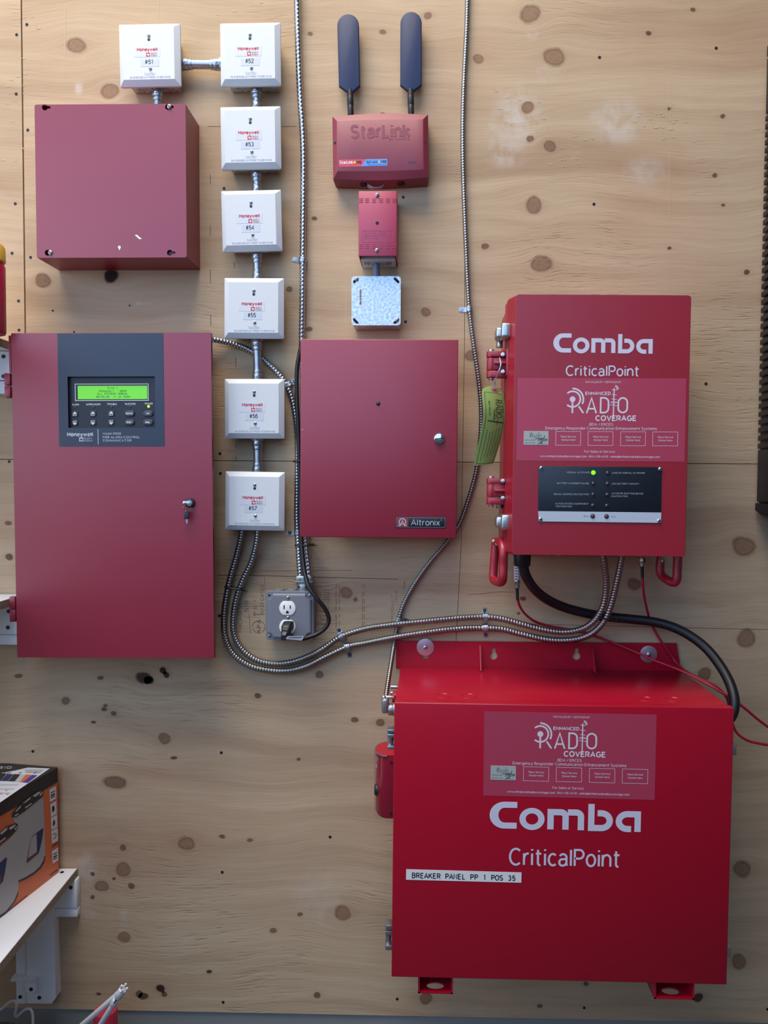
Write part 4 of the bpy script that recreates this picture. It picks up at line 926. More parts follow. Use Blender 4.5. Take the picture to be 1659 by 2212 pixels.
m = MB(); m.loft([[(a, -.0485, b) for a, b in notched(.0045, 0)], [(a, -.0535, b) for a, b in notched(.0055, 0)], [(a, -.055, b) for a, b in notched(.0075, 0)]]); fc = m.build('raised_face', GREY_COVER, f.root, 50)
for sx, sz, sc_ in ((-1, 1, 0), (1, 1, 1), (-1, -1, 1)):
    x, z = sx * (w - .0085), sz * (h - .009)
    if sc_: screw(cv, x, z, -.049, .0034, STEEL, 25)
    else: MB().cyl((x, -.0485, z), (0, -1, 0), .0023, .0008, 14).build('screw_hole', HOLE, cv)
for py in (1291, 1334): x, z = f.p(622, py); screw(fc, x, z, -.055, .0035, STEEL, 60)
for i, py in enumerate((1313.5, 1354)):
    x, z = f.p(621, py); r = .0172; hh = .0148; a = math.degrees(math.asin(hh / r))
    pts = arc(x, z, r, r, a, -a, 12) + arc(x, z, r, r, 180 + a, 180 - a, 12)
    rc = MB().prism(pts, -.054, -.0565, .0006).build('receptacle_face', PLASTIC_WH, f.root)
    m = MB()
    for sx, l in ((-.0068, .0042), (.0063, .0036)): m.flat([(x + sx - .0012, z + .0022 - l), (x + sx + .0012, z + .0022 - l), (x + sx + .0012, z + .0022 + l), (x + sx - .0012, z + .0022 + l)], -.0567)
    m.flat(arc(x, z - .0082, .0028, .0028, 0, 180, 8) + [(x - .0028, z - .011), (x + .0028, z - .011)], -.0567); m.build('receptacle_slots', HOLE, rc, flatshade=True)
# double connector for the two flexible conduits on top of the box
a = f.v(657, 1256, .026); m = MB()
m.box(a.x - .0175, a.x + .0185, -.036, -.014, a.z - .006, a.z + .013, .004, 3); m.cyl((a.x, -.025, a.z - .024), (0, 0, 1), .0155, .02, 28, b=.002); m.box(a.x - .0195, a.x + .0205, -.0375, -.0125, a.z - .001, a.z + .0015, .001)
cn = m.build('duplex_connector', CAST, f.root)
for dx in (-.0095, .006): MB().cyl((a.x + dx, -.0395, a.z - .0105), (0, -1, 0), .0021, .0006, 12).build('knockout_dimple', HOLE, cn)
for dx in (-.009, .009): screw(cn, a.x + dx, a.z + .007, -.036, .0022, STEEL, 45)
m = MB()
for dx in (-.026, .002): m.cyl((dx, -.022, h - .002), (0, 0, 1), .011, .0035, 24, b=.001)
m.build('knockout_rims', GREY_COVER, f.root)

# ------------------------------------------------------------------ flexible armoured conduits
def flex(name, label, pts, r, pitch, group, m=FLEX, amp=.2, cat='conduit', step=4):
    P = catmull([U(a, b, d) for a, b, d in pts], 10); P, L = resample(P, pitch / step)
    mid = P[len(P) // 2].copy(); n = len(P)
    o = MB().tube([p - mid for p in P], r, 12, rf=lambda i, a: r * (1 - amp + amp * 1.3 * (math.cos(2 * math.pi * i / step - a) * .5 + .5) ** .7)).build(name, m, None, 70)
    o.location = mid; return tag(o, label, cat, group)
G1 = 'flexible metal conduits'
CA = [(641,-30,.011),(643,60,.011),(646,150,.011),(649,215,.011),(653,270,.011),(655.5,330,.011),(655.5,420,.011),(654.5,520,.011),(654,600,.011),(653,680,.011),(652,740,.011),(654,850,.011),(657,1000,.011),(659.5,1110,.011),(660.5,1165,.016),(664,1205,.023),(667.5,1236,.026),(668,1252,.026)]
flex('flexible_conduit', 'silver flexible conduit dropping from the top, left of the antennas', CA, .0066, .0083, G1)
CB = [(448,732,.03),(470,735,.02),(500,742,.010),(530,752,.008),(560,770,.008),(590,795,.008),(612,820,.008),(626,847,.008),(636,885,.008),(641.5,930,.008),(643,990,.008),(642,1050,.008),(641,1110,.008),(643,1160,.012),(646,1205,.021),(648.5,1236,.026),(649,1252,.026)]
flex('flexible_conduit', 'silver flexible conduit arching from the alarm panel side down to the outlet box', CB, .0063, .0068, G1)
CC = [(1010.5,-30,.007),(1008,60,.007),(1003,160,.007),(1000,250,.007),(1000,340,.007),(1003,440,.007),(1007,540,.007),(1010,610,.007),(1015,680,.007),(1024,750,.007),(1033,815,.007),(1038.5,870,.007),(1039,920,.007),(1035,970,.007),(1028,1020,.007),(1013,1075,.007),(993,1130,.007),(965,1172,.007),(928,1215,.007),(895,1262,.007),(872,1305,.007),(860,1343,.007),(853,1380,.008),(846,1425,.03),(839,1470,.07),(834,1505,.11),(835,1520,.125)]
flex('armored_cable', 'thin armored cable winding from the top edge past the green tag', CC, .0050, .0056, G1, FLEX_DULL)
CD = [(524,1138,.03),(520,1165,.024),(510,1205,.016),(497,1250,.014),(487,1300,.014),(483.5,1340,.014),(487,1376,.014),(503,1412,.014),(537,1437,.014),(580,1448,.014),(622,1449,.014),(662,1439,.014),(703,1419,.014),(752,1397,.014),(790,1389,.016),(850,1377,.019),(900,1369,.02),(960,1361,.018),(1010,1357,.014),(1048,1357,.014),(1085,1359,.016),(1125,1369,.022),(1180,1381,.032),(1222,1383,.042),(1256,1378,.05),(1284,1364,.057),(1307,1338,.062),(1322,1300,.072),(1333,1255,.088),(1341,1215,.10),(1344,1195,.105)]
flex('flexible_conduit', 'outer of the two flexible conduits looping from module #57 to the upper enclosure', CD, .0068, .0061, G1, FLEX_DULL)
CE = [(558,1138,.03),(554,1175,.024),(543,1215,.018),(524,1254,.015),(510,1295,.014),(504,1335,.014),(506,1370,.014),(522,1402,.014),(552,1425,.014),(590,1434,.014),(630,1430,.014),(668,1417,.014),(700,1400,.014),(738,1375,.014),(790,1358,.017),(850,1349,.02),(900,1344,.02),(960,1338,.018),(1010,1334,.014),(1048,1333,.014),(1085,1337,.017),(1130,1349,.026),(1180,1361,.036),(1222,1365,.045),(1258,1358,.053),(1283,1341,.060),(1300,1315,.066),(1308,1285,.074),(1309,1250,.086),(1305,1215,.10),(1302,1195,.105)]
flex('flexible_conduit', 'inner of the two flexible conduits looping from module #57 to the upper enclosure', CE, .0068, .0061, G1, FLEX_DULL)

# straps: saddle over the conduit, flat ear with a screw
def pipe_strap(label, c, s, d, r, sc=None, ears=1, m=ZINC, screw_m=BLACK_PL):
    """c conduit pixel, s screw pixel"""
    C0 = U(c[0], c[1], d); S0 = U(s[0], s[1], 0); C0.y = 0; S0.y = 0
    sd = (S0 - C0); dist = sd.length; sd.normalize(); tv = Vector((-sd.z, 0, sd.x)); nv = Vector((0, -1, 0)); wd = .0052; th = .0011
    root = empty('conduit_strap', C0); tag(root, label, 'strap', 'conduit straps')
    top = d + r + .0008
    prof = [(-r - .0012, .0003), (-r - .0012, top - r * .6)] + [((r + .0012) * math.cos(R(a)), top - r * .62 + (r * .62) * math.sin(R(a))) for a in (150, 120, 90, 60, 30)] + [(r + .0012, top - r * .6), (r + .0012, .0022), (r + .003, .0012), (dist + .0062, .0012)]
    lo = []
    for sgn in (-wd, wd): lo.append(sgn)
    mb = MB(); inner = []
    for i, (a, b) in enumerate(prof):
        p, q = prof[max(0, i - 1)], prof[min(len(prof) - 1, i + 1)]; t = Vector((q[0] - p[0], q[1] - p[1])).normalized(); inner.append((a - t.y * th * -1 * -1, b + t.x * th * -1) if False else (a + (-t.y) * -th, b + t.x * -th + 0 * th))
    loops = []
    for i in range(len(prof)):
        a, b = prof[i]; a2, b2 = inner[i]; b2 = max(.0002, b2)
        k = .8 if i == len(prof) - 1 else 1
        loops.append([sd * a + nv * b + tv * wd * k, sd * a + nv * b - tv * wd * k, sd * a2 + nv * b2 - tv * wd * k, sd * a2 + nv * b2 + tv * wd * k])
    mb.loft(loops); bd = mb.build('saddle', m, root, 50)
    rb_ = MB()
    for sg in (-.55, .55): rb_.tube([sd * p[0] + nv * (p[1] + .0003) + tv * wd * sg for p in prof[1:8]], .0007, 6)
    rb_.build('saddle_ribs', m, bd)
    o = MB().cyl(sd * dist + nv * .001, nv, .0040, .0016, 18, .0032).build('screw', screw_m, root)
    q = MB(); q.cyl(sd * dist + nv * .0025, nv, .0012, .0003, 8); q.build('drive_recess', HOLE if screw_m is not BLACK_PL else STEEL, o)
pipe_strap('zinc strap with a bright screw on the left conduit, between modules #54 and #55 height', (654, 562), (638, 561), .011, .0066, screw_m=STEEL)
pipe_strap('zinc strap holding the thin armored cable above the green tag', (1014, 668), (998, 669), .007, .0050, screw_m=STEEL)
pipe_strap('zinc strap on the arching conduit at the top right corner of module #56', (623, 831), (636, 824), .008, .0063)
pipe_strap('zinc strap on the conduit at the lower left corner of the power supply cabinet', (643, 1151), (626, 1151), .009, .0063)
pipe_strap('zinc strap with its ear upwards on the inner conduit, right of the outlet box', (739, 1375), (733, 1362), .014, .0068)
pipe_strap('zinc strap with its ear downwards on the outer conduit, right of the outlet box', (750, 1398), (755, 1414), .014, .0068)
pipe_strap('zinc strap with its ear upwards on the inner conduit above the battery cabinet flange', (1048, 1333), (1047, 1319), .014, .0068)
pipe_strap('zinc strap with its ear downwards on the outer conduit above the battery cabinet flange', (1048, 1357), (1049, 1371), .014, .0068)
pipe_strap('zinc strap on the thin armored cable where it crosses the double conduit', (861, 1338), (877, 1340), .007, .0050)

# ------------------------------------------------------------------ cables
def cable(name, label, pts, r, m, cat='cable', group=None, seg=10, extra=None):
    P = catmull([U(a, b, d) for a, b, d in pts], 10); mid = P[len(P) // 2].copy(); P = [p - mid for p in P]
    root = empty(name, mid); tag(root, label, cat, group); MB().tube(P, r, seg).build('jacket', m, root, 60); return root, mid
rt_, mid = cable('power_cable', 'black power cable beside the power supply cabinet, plugged into the outlet', [(652,742,.03),(646,770,.029),(641.5,800,.029),(641,850,.029),(643,900,.029),(645.5,960,.029),(647,1030,.029),(648.5,1100,.029),(651,1160,.032),(654,1205,.040),(659,1240,.052),(667,1268,.064),(684,1292,.068),(700,1312,.066),(709,1330,.064),(709,1346,.064),(699,1360,.066),(682,1371,.070),(662,1378,.076),(645,1380,.082),(632,1376,.086),(624,1368,.088)], .0046, BLACK_RUB, 'power cord', seg=12)
pg = MB(); a = U(624, 1350, .0566) - mid
zc = a.z
sec = [(.0105, .0085, 0, 0), (.0108, .0088, .004, 0), (.0102, .0090, .014, -.002), (.0090, .0088, .022, -.006), (.0084, .0080, .026, -.010), (.0066, .0064, .031, -.016), (.0056, .0054, .036, -.020)]
pg.loft([[(a.x + x0 - (.004 * k / 6), a.y - y0, zc + z0 + zz) for x0, z0 in rrect(-sx, sx, -sz, sz, min(sx, sz) * .5, 4)] for k, (sx, sz, y0, zz) in enumerate(sec)])
pl = pg.build('plug', BLACK_RUB, rt_)
m = MB()
for k, (zz, yy, rr_) in enumerate(((-.006, .021, .0098), (-.0085, .025, .0092), (-.0115, .029, .0082))): m.box(a.x - rr_ - .002, a.x + rr_ - .003, a.y - yy - .0012, a.y - yy + .0012, zc + zz - rr_ * .9, zc + zz + rr_ * .85, .001)
m.build('strain_relief_ribs', BLACK_RUB, pl)
m = MB(); c = [U(*q) - mid for q in ((621, 1374, .095), (655, 1373.5, .090), (655, 1378.5, .090), (651, 1384, .088), (617, 1380, .094))]; m.poly(c); m.poly([p + Vector((0, .0006, 0)) for p in c][::-1]); tg = m.build('cord_tag', CARTON_WHT, rt_, flatshade=True); tg['label'] = 'white warning tag wrapped on the cord'
m = MB(); A_, B_ = U(624, 1378.5, .0955) - mid, U(650, 1378, .0915) - mid
for k in range(9): p = A_.lerp(B_, k / 8); m.poly([p, p + Vector((.002, 0, 0)), p + Vector((.002, 0, .0022)), p + Vector((0, 0, .0022))])
m.build('tag_print', DARK_INK, tg, flatshade=True)
BK = [(1130,1206,.12),(1131,1225,.12),(1138,1248,.115),(1156,1274,.10),(1184,1296,.075),(1222,1313,.05),(1268,1325,.035),(1310,1332,.032),(1360,1337,.034),(1410,1343,.04),(1452,1354,.05),(1490,1373,.065),(1525,1400,.085),(1553,1434,.11),(1574,1470,.135),(1585,1503,.155),(1586,1528,.165),(1577,1551,.168),(1555,1562,.167),(1527,1566,.166)]
rt_, mid = cable('feeder_cable', 'thick black cable curving from the upper red enclosure to the lower red cabinet', BK, .0100, BLACK_RUB, seg=16)
m = MB(); g = U(1128, 1212, .12) - mid; m.cyl(g + Vector((0, 0, -.010)), (0, 0, 1), .0165, .034, 28, .018, b=.002); m.build('cable_gland', BLACK_RUB, rt_)
m = MB(); g = U(1533, 1565, .166) - mid; m.cyl(g + Vector((-.004, 0, 0)), (1, 0, 0), .0155, .016, 24, .0135, b=.001); m.build('cable_gland', BLACK_RUB, rt_)
def red_coax(label, pts, con, labelled):
    rt_, mid = cable('coax_cable', label, pts, .0027, CABLE_RED, 'cable', 'thin red cables', 8)
    x, y0, y1, y2, y3, dd = con
    a = U(x, y0, dd) - mid; b = U(x, y1, dd) - mid; c = U(x, y2, dd) - mid; e = U(x + 1, y3, dd) - mid
    m = MB(); m.cyl(a, (b - a), .0062 if labelled else .0058, (b - a).length, 20, b=.0006); s = m.build('connector_barrel', CARTON_WHT if labelled else NUT, rt_)
    if labelled:
        m = MB()
        for k in range(5): zz = a.z - .006 - k * .0055; m.poly([(a.x - .0045, a.y - .0060, zz), (a.x + .0035, a.y - .0062, zz), (a.x + .0035, a.y - .0062, zz + .0028), (a.x - .0045, a.y - .0060, zz + .0028)])
        m.build('barrel_print', GREY_INK, s, flatshade=True)
    m = MB(); m.cyl(b, (c - b), .0066, (c - b).length * .62, 6, b=.0004); m.cyl(b.lerp(c, .6), (c - b), .0052, (c - b).length * .4, 20); m.build('hex_nut', NUT, rt_)
    m = MB(); m.cyl(c, (e - c), .0034, (e - c).length, 14, .0030); m.build('boot', BLACK_RUB, rt_)
red_coax('thin red cable with a labelled connector, passing behind the double conduit', [(1118,1293,.10),(1123,1310,.085),(1135,1327,.05),(1155,1342,.022),(1185,1352,.012),(1225,1359,.008),(1262,1366,.008),(1310,1383,.012),(1360,1403,.02),(1410,1425,.04),(1460,1444,.075),(1500,1463,.10),(1545,1487,.13),(1600,1523,.14),(1640,1556,.13),(1690,1592,.12)], (1117, 1222, 1253, 1270, 1297, .11), True)
red_coax('thin red cable from the right connector, re-emerging right of the lower cabinet', [(1388,1245,.10),(1389,1265,.095),(1392,1290,.075),(1398,1318,.04),(1406,1345,.016),(1420,1372,.014),(1440,1402,.014),(1456,1425,.014),(1467,1438,.03),(1482,1450,.06),(1510,1465,.08),(1545,1482,.095),(1570,1508,.10),(1578,1545,.10),(1589,1579,.105),(1610,1597,.11),(1635,1605,.11),(1690,1614,.11)], (1387, 1203, 1206, 1223, 1248, .10), False)
# cable ties
def tie(label, c, d, a_w, a_d, ang, tail):
    C0 = U(c[0], c[1], d); root = empty('cable_tie', C0); tag(root, label, 'cable tie', 'black cable ties')
    ca, sa = math.cos(R(ang)), math.sin(R(ang)); pts = []
    for k in range(28):
        t = 2 * math.pi * k / 28; e = abs(math.cos(t)) ** .6 * (1 if math.cos(t) > 0 else -1); q = abs(math.sin(t)) ** .6 * (1 if math.sin(t) > 0 else -1)
        pts.append(Vector((a_w * e * ca, -a_d * q, a_w * e * sa)))
    MB().tube(pts, .0016, 8, closed=True).build('band', BLACK_PL, root)
    x, z = a_w * ca, a_w * sa; m = MB(); m.box(x - .003, x + .003, -.0035, .0035, z - .003, z + .003, .0008); m.build('head', BLACK_PL, root)
    MB().tube([Vector((x, -.001, z)), Vector((x + tail[0], -.006, z + tail[1]))], .0012, 6).build('tail', BLACK_PL, root)
tie('black cable tie bundling the cord and two conduits below the power supply cabinet', (657, 1177), .021, .0185, .016, 2, (.009, -.001))
tie('black cable tie around the two looping conduits left of the outlet box', (506, 1270), .015, .0200, .0092, -8, (.009, -.004))
tie('black cable tie around cord and conduit at the left edge of the power supply cabinet', (645, 996), .020, .0110, .0165, 4, (.004, -.004))
tie('black cable tie where the black cable crosses the conduits under the upper enclosure', (1310, 1334), .052, .0215, .026, -10, (.012, -.004))

# ------------------------------------------------------------------ printed service sticker shared by the two red enclosures
def service_sticker(f, parent, cor, d, hand, seed):
    y = -d
    P = [f.p(a, b) for a, b in cor]
    def S(X, Y):                                                        # sheet coordinates: 0..1509 across, 0..743 down
        u = (X - 72) / 1509.0; v = (Y - 27) / 743.0
        tp = (P[0][0] + (P[1][0] - P[0][0]) * u, P[0][1] + (P[1][1] - P[0][1]) * u); bt = (P[3][0] + (P[2][0] - P[3][0]) * u, P[3][1] + (P[2][1] - P[3][1]) * u)
        return (tp[0] + (bt[0] - tp[0]) * v, tp[1] + (bt[1] - tp[1]) * v)
    k = (P[1][0] - P[0][0]) / 1509.0
    base = MB().prism([P[0], P[1], P[2], P[3]], y + .0001, y - .0003).build('service_sticker', RED_STK, parent); base['label'] = 'lighter red service company sticker with white print'
    y -= .0005
    def line(mb, s, x0, x1, yb, yt, wt=.13, gap=.12):
        t = MB(); text(t, s, 0, 1, 0, 1, 0, wt, gap) if False else None
        a = S(x0, yb); b = S(x1, yb); c = S(x0, yt); t = MB(); L = math.hypot(b[0] - a[0], b[1] - a[1]); text(t, s, 0, L, 0, c[1] - a[1], 0, wt, gap)
        t.xf(Matrix.Translation((a[0], y, a[1])) @ Matrix.Rotation(-math.atan2(b[1] - a[1], b[0] - a[0]), 4, 'Y')); me = bpy.data.meshes.new('t'); t.bm.to_mesh(me); t.bm.free(); mb.bm.from_mesh(me); bpy.data.meshes.remove(me)
    def rib(mb, pts, t, caps=True): mb.ribbon([S(*p) for p in pts], t * k, y, caps)
    def A2(cx, cy, r, a0, a1, n=14): return [(cx + r * math.cos(R(a0 + (a1 - a0) * i / n)), cy - r * math.sin(R(a0 + (a1 - a0) * i / n))) for i in range(n + 1)]
    def logo(mb, ox, oy, sc, thin=1.0, words=True):
        q = lambda pts: [(ox + (a - 520) * sc, oy + (b - 90) * sc) for a, b in pts]; T = 15 * sc * thin
        mb.flat([S(*p) for p in q(A2(567, 216, 26, 0, 345, 20))], y)
        for pts in ([(567, 216), (567, 335)], A2(567, 215, 70, 128, -128, 24), A2(567, 217, 97, 88, -22, 16), [(627, 283), (662, 335)], [(697, 335), (738, 205), (780, 335)], [(710, 300), (765, 300)],
                    [(820, 270), (820, 203), (850, 203)] + A2(850, 243, 40, 90, 0, 8) + A2(850, 295, 40, 0, -90, 8) + [(820, 335), (820, 270)],
                    A2(1018, 243, 40, 180, 0, 14) + A2(1018, 293, 40, 0, -180, 14) + [(978, 243)]): rib(mb, q(pts), T)
        rib(mb, q([(938, 120), (935, 385)]), 10 * sc * thin)
        for pts in ([(918, 130), (960, 132)], [(918, 173), (962, 178)], [(918, 212), (962, 217)], [(903, 265), (972, 272)], [(938 + 28 * math.cos(R(a)), 243 + 6 * math.sin(R(a))) for a in range(0, 361, 24)]): rib(mb, q(pts), 5 * sc * thin)
        for r in (20, 31): rib(mb, q(A2(943, 122, r, 78, -10, 8)), 7 * sc * thin)
        if words:
            a, b = q([(680, 178), (908, 147)]); line(mb, 'ENHANCED', a[0], b[0], a[1], b[1], .2, .12)
        a, b = q([(775, 410), (1143, 358)]); line(mb, 'COVERAGE', a[0], b[0], a[1], b[1], .2, .10)
    m = MB(); logo(m, 520, 90, 1.0)
    line(m, 'INSTALLED BY / SERVICED BY', 680, 1000, 70, 53, .12); line(m, 'BDA / ERCES', 722, 935, 453, 428, .12); line(m, 'Emergency Responder Communication Enhancement Systems', 328, 1327, 489, 462, .12, .14)
    for x0 in (423, 713, 1004, 1292):
        rib(m, [(x0, 505), (x0 + 223, 505), (x0 + 223, 629), (x0, 629), (x0, 505)], 3.2, False)
        line(m, 'Place Service', x0 + 45, x0 + 183, 560, 543, .13); line(m, 'Sticker Here', x0 + 50, x0 + 177, 589, 572, .13)
    line(m, 'For Sales or Service:', 682, 960, 695, 673, .12); line(m, 'www.enhancedradiocoverage.com * 844-416-4440 * sales@enhancedradiocoverage.com', 283, 1358, 738, 718, .13, .12)
    m.build('white_print', WHITE_INK, base, flatshade=True)
    q = [S(134, 502), S(357, 502), S(357, 627), S(134, 627)]
    sv = MB().prism(q, y + .0002, y - .0002).build('dated_service_label', mat('grey_service_label', (168, 172, 164), .5), base); sv['label'] = 'small grey dated service label'
    y -= .0004
    m = MB(); logo(m, 185, 512, .2, .75, False); line(m, 'Service Date:', 146, 242, 588, 577, .11); line(m, 'Service Tech:', 146, 242, 614, 603, .11); rib(m, [(258, 592), (340, 592)], 2); rib(m, [(255, 617), (340, 617)], 2)
    m.build('label_print', mat('label_grey_print', (60, 62, 62), .5), sv, flatshade=True)
    m = MB(); line(m, '08', 262, 300, 587, 566, .16); rib(m, [(300, 600), (322, 545)], 5); line(m, '26', 314, 348, 588, 569, .18); line(m, hand, 264, 304, 616, 599, .2)
    m.build('handwriting', mat('marker_ink', (16, 16, 20), .5), sv, flatshade=True)
    return base

def comba(mb, f, px, y):
    """wordmark drawn in its own 1380 x 285 box, px = x0,y0,x1,y1 pixels"""
    a = f.p(px[0], px[1]); b = f.p(px[2], px[3]); kx = (b[0] - a[0]) / 1372.0; kz = (b[1] - a[1]) / 286.0
    q = lambda pts: [(a[0] + (p - 98) * kx, a[1] + (r - 128) * kz) for p, r in pts]
    E = lambda cx, cy, rx, ry, a0, a1, n=18: [(cx + rx * math.cos(R(a0 + (a1 - a0) * i / n)), cy - ry * math.sin(R(a0 + (a1 - a0) * i / n))) for i in range(n + 1)]
    o = [(348, 128)] + E(232, 266, 134, 138, 90, 270) + [(345, 404)]; i_ = [(345, 342)] + E(234, 266, 56, 76, 270, 90) + [(348, 190)]
    n = 20
    for u, v in zip(range(len(o) - 1), range(len(o) - 1)): mb.flat(q([o[u], o[u + 1], i_[len(i_) - 2 - u], i_[len(i_) - 1 - u]]), y)
    o = E(483, 300, 114, 114, 0, 360, 40); i_ = E(483, 300, 57, 57, 0, 360, 40)
    for u in range(40): mb.flat(q([o[u], o[u + 1], i_[u + 1], i_[u]]), y)
    t = 57 * kx
    for pts in ([(651, 403), (651, 225), (742, 225)] + E(742, 270, 45, 45, 90, 0, 8) + [(787, 403)], [(806, 225), (882, 225)] + E(882, 268, 44, 43, 90, 0, 8) + [(926, 406)],
                [(1019, 134), (1019, 380), (1110, 380)] + E(1110, 304, 76, 76, -90, 90, 16) + [(1075, 228)], [(1438, 412), (1438, 232), (1345, 232)] + E(1345, 308, 77, 76, 90, 270, 16) + [(1380, 384)]): mb.ribbon(q(pts), t, y)

# ------------------------------------------------------------------ upper red radio enclosure
f = Frame('radio_enclosure', [(1114.5, 636), (1494, 637), (1480.5, 1203), (1105.5, 1198)], .22)
tag(f.root, 'upper red radio enclosure with an indicator panel, side hinges and hanging handles', 'enclosure'); UE = f
w, h = f.w / 2, f.h / 2; d = .22
m = MB(); LP = lambda l, t, y, r=.006: [(a, -y, b) for a, b in rrect(-w - l, w + t, -h - t * .4, h + t * .4, r, 4)]
m.loft([LP(.011, .002, .150), LP(.011, .002, .186), LP(.0095, .002, .190), LP(.0015, 0, .214), LP(.0004, 0, .2185), LP(-.001, -.001, .22)])
dr = m.build('door', RED_ENC, f.root, 28)
m = MB(); m.box(-w - .006, w + .002, -.152, -.012, -h, h, .008, 3); m.box(-w + .03, w - .03, -.0125, -.0005, -h - .02, h + .001, .001); bd = m.build('body', RED_ENC, f.root)
m = MB(); m.box(-w - .012, -w + .01, -.1545, -.1475, -h + .002, h - .002, .002); m.build('gasket_rib', RED_ENC, f.root)
y = -d - .0004
m = MB(); comba(m, f, (1195.5, 720, 1410, 764.5), y); m.build('brand_wordmark', mat('vinyl_white', (206, 202, 216), .5), dr, flatshade=True); m = MB()
a0 = f.p(1222, 812.5); a1 = f.p(1381, 790); text(m, 'CriticalPoint', a0[0], a1[0], a0[1], a1[1], y, .125, .11); m.build('model_lettering', mat('vinyl_white', (206, 202, 216), .5), dr, flatshade=True)
service_sticker(f, dr, [(1118.5, 816.5), (1482.5, 817.5), (1478.5, 997.5), (1115.5, 995)], d, 'JR', 1)
# indicator panel
C4 = [f.p(1163, 1006.5), f.p(1429, 1009), f.p(1427.5, 1130), f.p(1162, 1126.5)]
ip = MB().prism(C4, -d + .0002, -d - .0016, .0006).build('indicator_panel', mat('panel_black_print', (20, 27, 38), .42), dr); ip['label'] = 'black indicator panel with a white strip'
y = -d - .0019
S = lambda X, Y: f.p(1100 + X / 4.1475, 810 + Y / 4.147)
MB().flat([S(258, 1219), S(1360, 1232), S(1357, 1324), S(262, 1311)], y + .0001).build('white_strip', mat('panel_white_print', (186, 194, 204), .45), ip, flatshade=True)
def sline(mb, s, x0, y0, x1, y1, hgt=15, wt=.13):
    a = S(x0, y0 + hgt / 2); b = S(x1, y1 + hgt / 2); c = S(x0, y0 - hgt / 2); t = MB(); text(t, s, 0, math.hypot(b[0] - a[0], b[1] - a[1]), 0, c[1] - a[1], 0, wt, .14)
    t.xf(Matrix.Translation((a[0], y - .0001, a[1])) @ Matrix.Rotation(-math.atan2(b[1] - a[1], b[0] - a[0]), 4, 'Y')); me = bpy.data.meshes.new('t'); t.bm.to_mesh(me); t.bm.free(); mb.bm.from_mesh(me); bpy.data.meshes.remove(me)
m = MB()
for s, x0, y0, x1, y1 in (('NORMAL AC POWER', 514, 873, 717, 874), ('LOSS OF NORMAL AC POWER', 917, 877, 1212, 879), ('BATTERY-CHARGER FAILURE', 428, 969, 712, 972), ('LOW-BATTERY CAPACITY', 916, 974, 1162, 976), ('SIGNAL SOURCE MALFUNCTION', 395, 1067, 713, 1069),
        ('ACTIVE RF-EMITTING DEVICE', 914, 1061, 1198, 1063), ('MALFUNCTION', 912, 1085, 1060, 1087), ('ACTIVE SYSTEM COMPONENT', 412, 1152, 707, 1154), ('MALFUNCTION', 413, 1175, 559, 1178)): sline(m, s, x0, y0, x1, y1)
m.build('panel_lettering', SILVER_INK, ip, flatshade=True)
m = MB(); sline(m, 'RUN', 665, 1265, 709, 1265); sline(m, 'ALM', 911, 1267, 952, 1268); m.build('strip_lettering', GREY_INK, ip, flatshade=True)
for i, (X, Y) in enumerate(((751, 875), (879, 878), (751, 972), (877, 974), (749, 1070), (875, 1072), (747, 1168), (872, 1170), (746, 1265), (870, 1267))):
    x, z = S(X, Y); m = MB(); m.cyl((x, y + .001, z), (0, -1, 0), .0046 if i < 8 else .005, .0012, 22, .0042)
    bz = m.build('lamp_holder', BLACK_PL, ip); q = MB(); q.ball((x, y - .0006, z), .0040 if i == 0 else .0033, (1, .55, 1)); o = q.build('indicator_lamp', LED_GREEN if i == 0 else LED_OFF, bz)
    if i == 0: o['label'] = 'glowing green lamp'
for X, Y in ((286, 834), (1349, 843), (1338, 1306), (278, 1292)): x, z = S(X, Y); screw(ip, x, z, y + .0002, .0036, STEEL, 30)
# hinges on the left side
V = f.v
def hinge(y0):
    dd = .168; k = 1.0
    def B(mb, x0, y_0, x1, y_1, d0, d1, b=.002):
        a = V(x0, y0 + y_0, dd); c = V(x1, y0 + y_1, dd); mb.box(a.x, c.x, -d1, -d0, c.z, a.z, b, 2)
    m = MB(); B(m, 1091, -4, 1100, 56, .152, .19, .003); hp = m.build('hinge_plate', RED_ENC, f.root)
    for q0, q1 in ((0, 13), (42, 57)):
        m = MB(); B(m, 1058, q0, 1093, q1, .160, .180); a = V(1061, y0 + q1, .17); c = V(1061, y0 + q0, .17); m.cyl((a.x, -.17, a.z), (0, 0, 1), .0092, c.z - a.z, 24, b=.001); m.build('hinge_leaf', RED_ENC, hp)
    m = MB(); B(m, 1058, 14, 1092, 41, .160, .178); a = V(1061, y0 + 41, .17); c = V(1061, y0 + 14, .17); m.cyl((a.x, -.17, a.z), (0, 0, 1), .0088, c.z - a.z, 24, b=.001); B(m, 1066, 23, 1094, 30, .176, .186, .002); m.build('hinge_knuckle', RED_ENC, hp)
    m = MB(); a = V(1061, y0, .17); m.cyl((a.x, -.17, a.z - .001), (0, 0, 1), .0055, .005, 20, b=.0008); a = V(1061, y0 + 57, .17); m.cyl((a.x, -.17, a.z + .001), (0, 0, -1), .0040, .006, 12); m.ring((a.x, -.17, a.z - .003), (0, 0, 1), .0042, .0012, 10, 5); m.build('hinge_pin', STEEL, hp)
    for q in (6, 43): a = V(1088, y0 + q, .185); m = MB(); m.cyl((a.x, -.178, a.z), (-.2, -1, 0), .0042, .009, 18, b=.001); m.build('hinge_bolt', STEEL, hp)
hinge(760); hinge(1033)
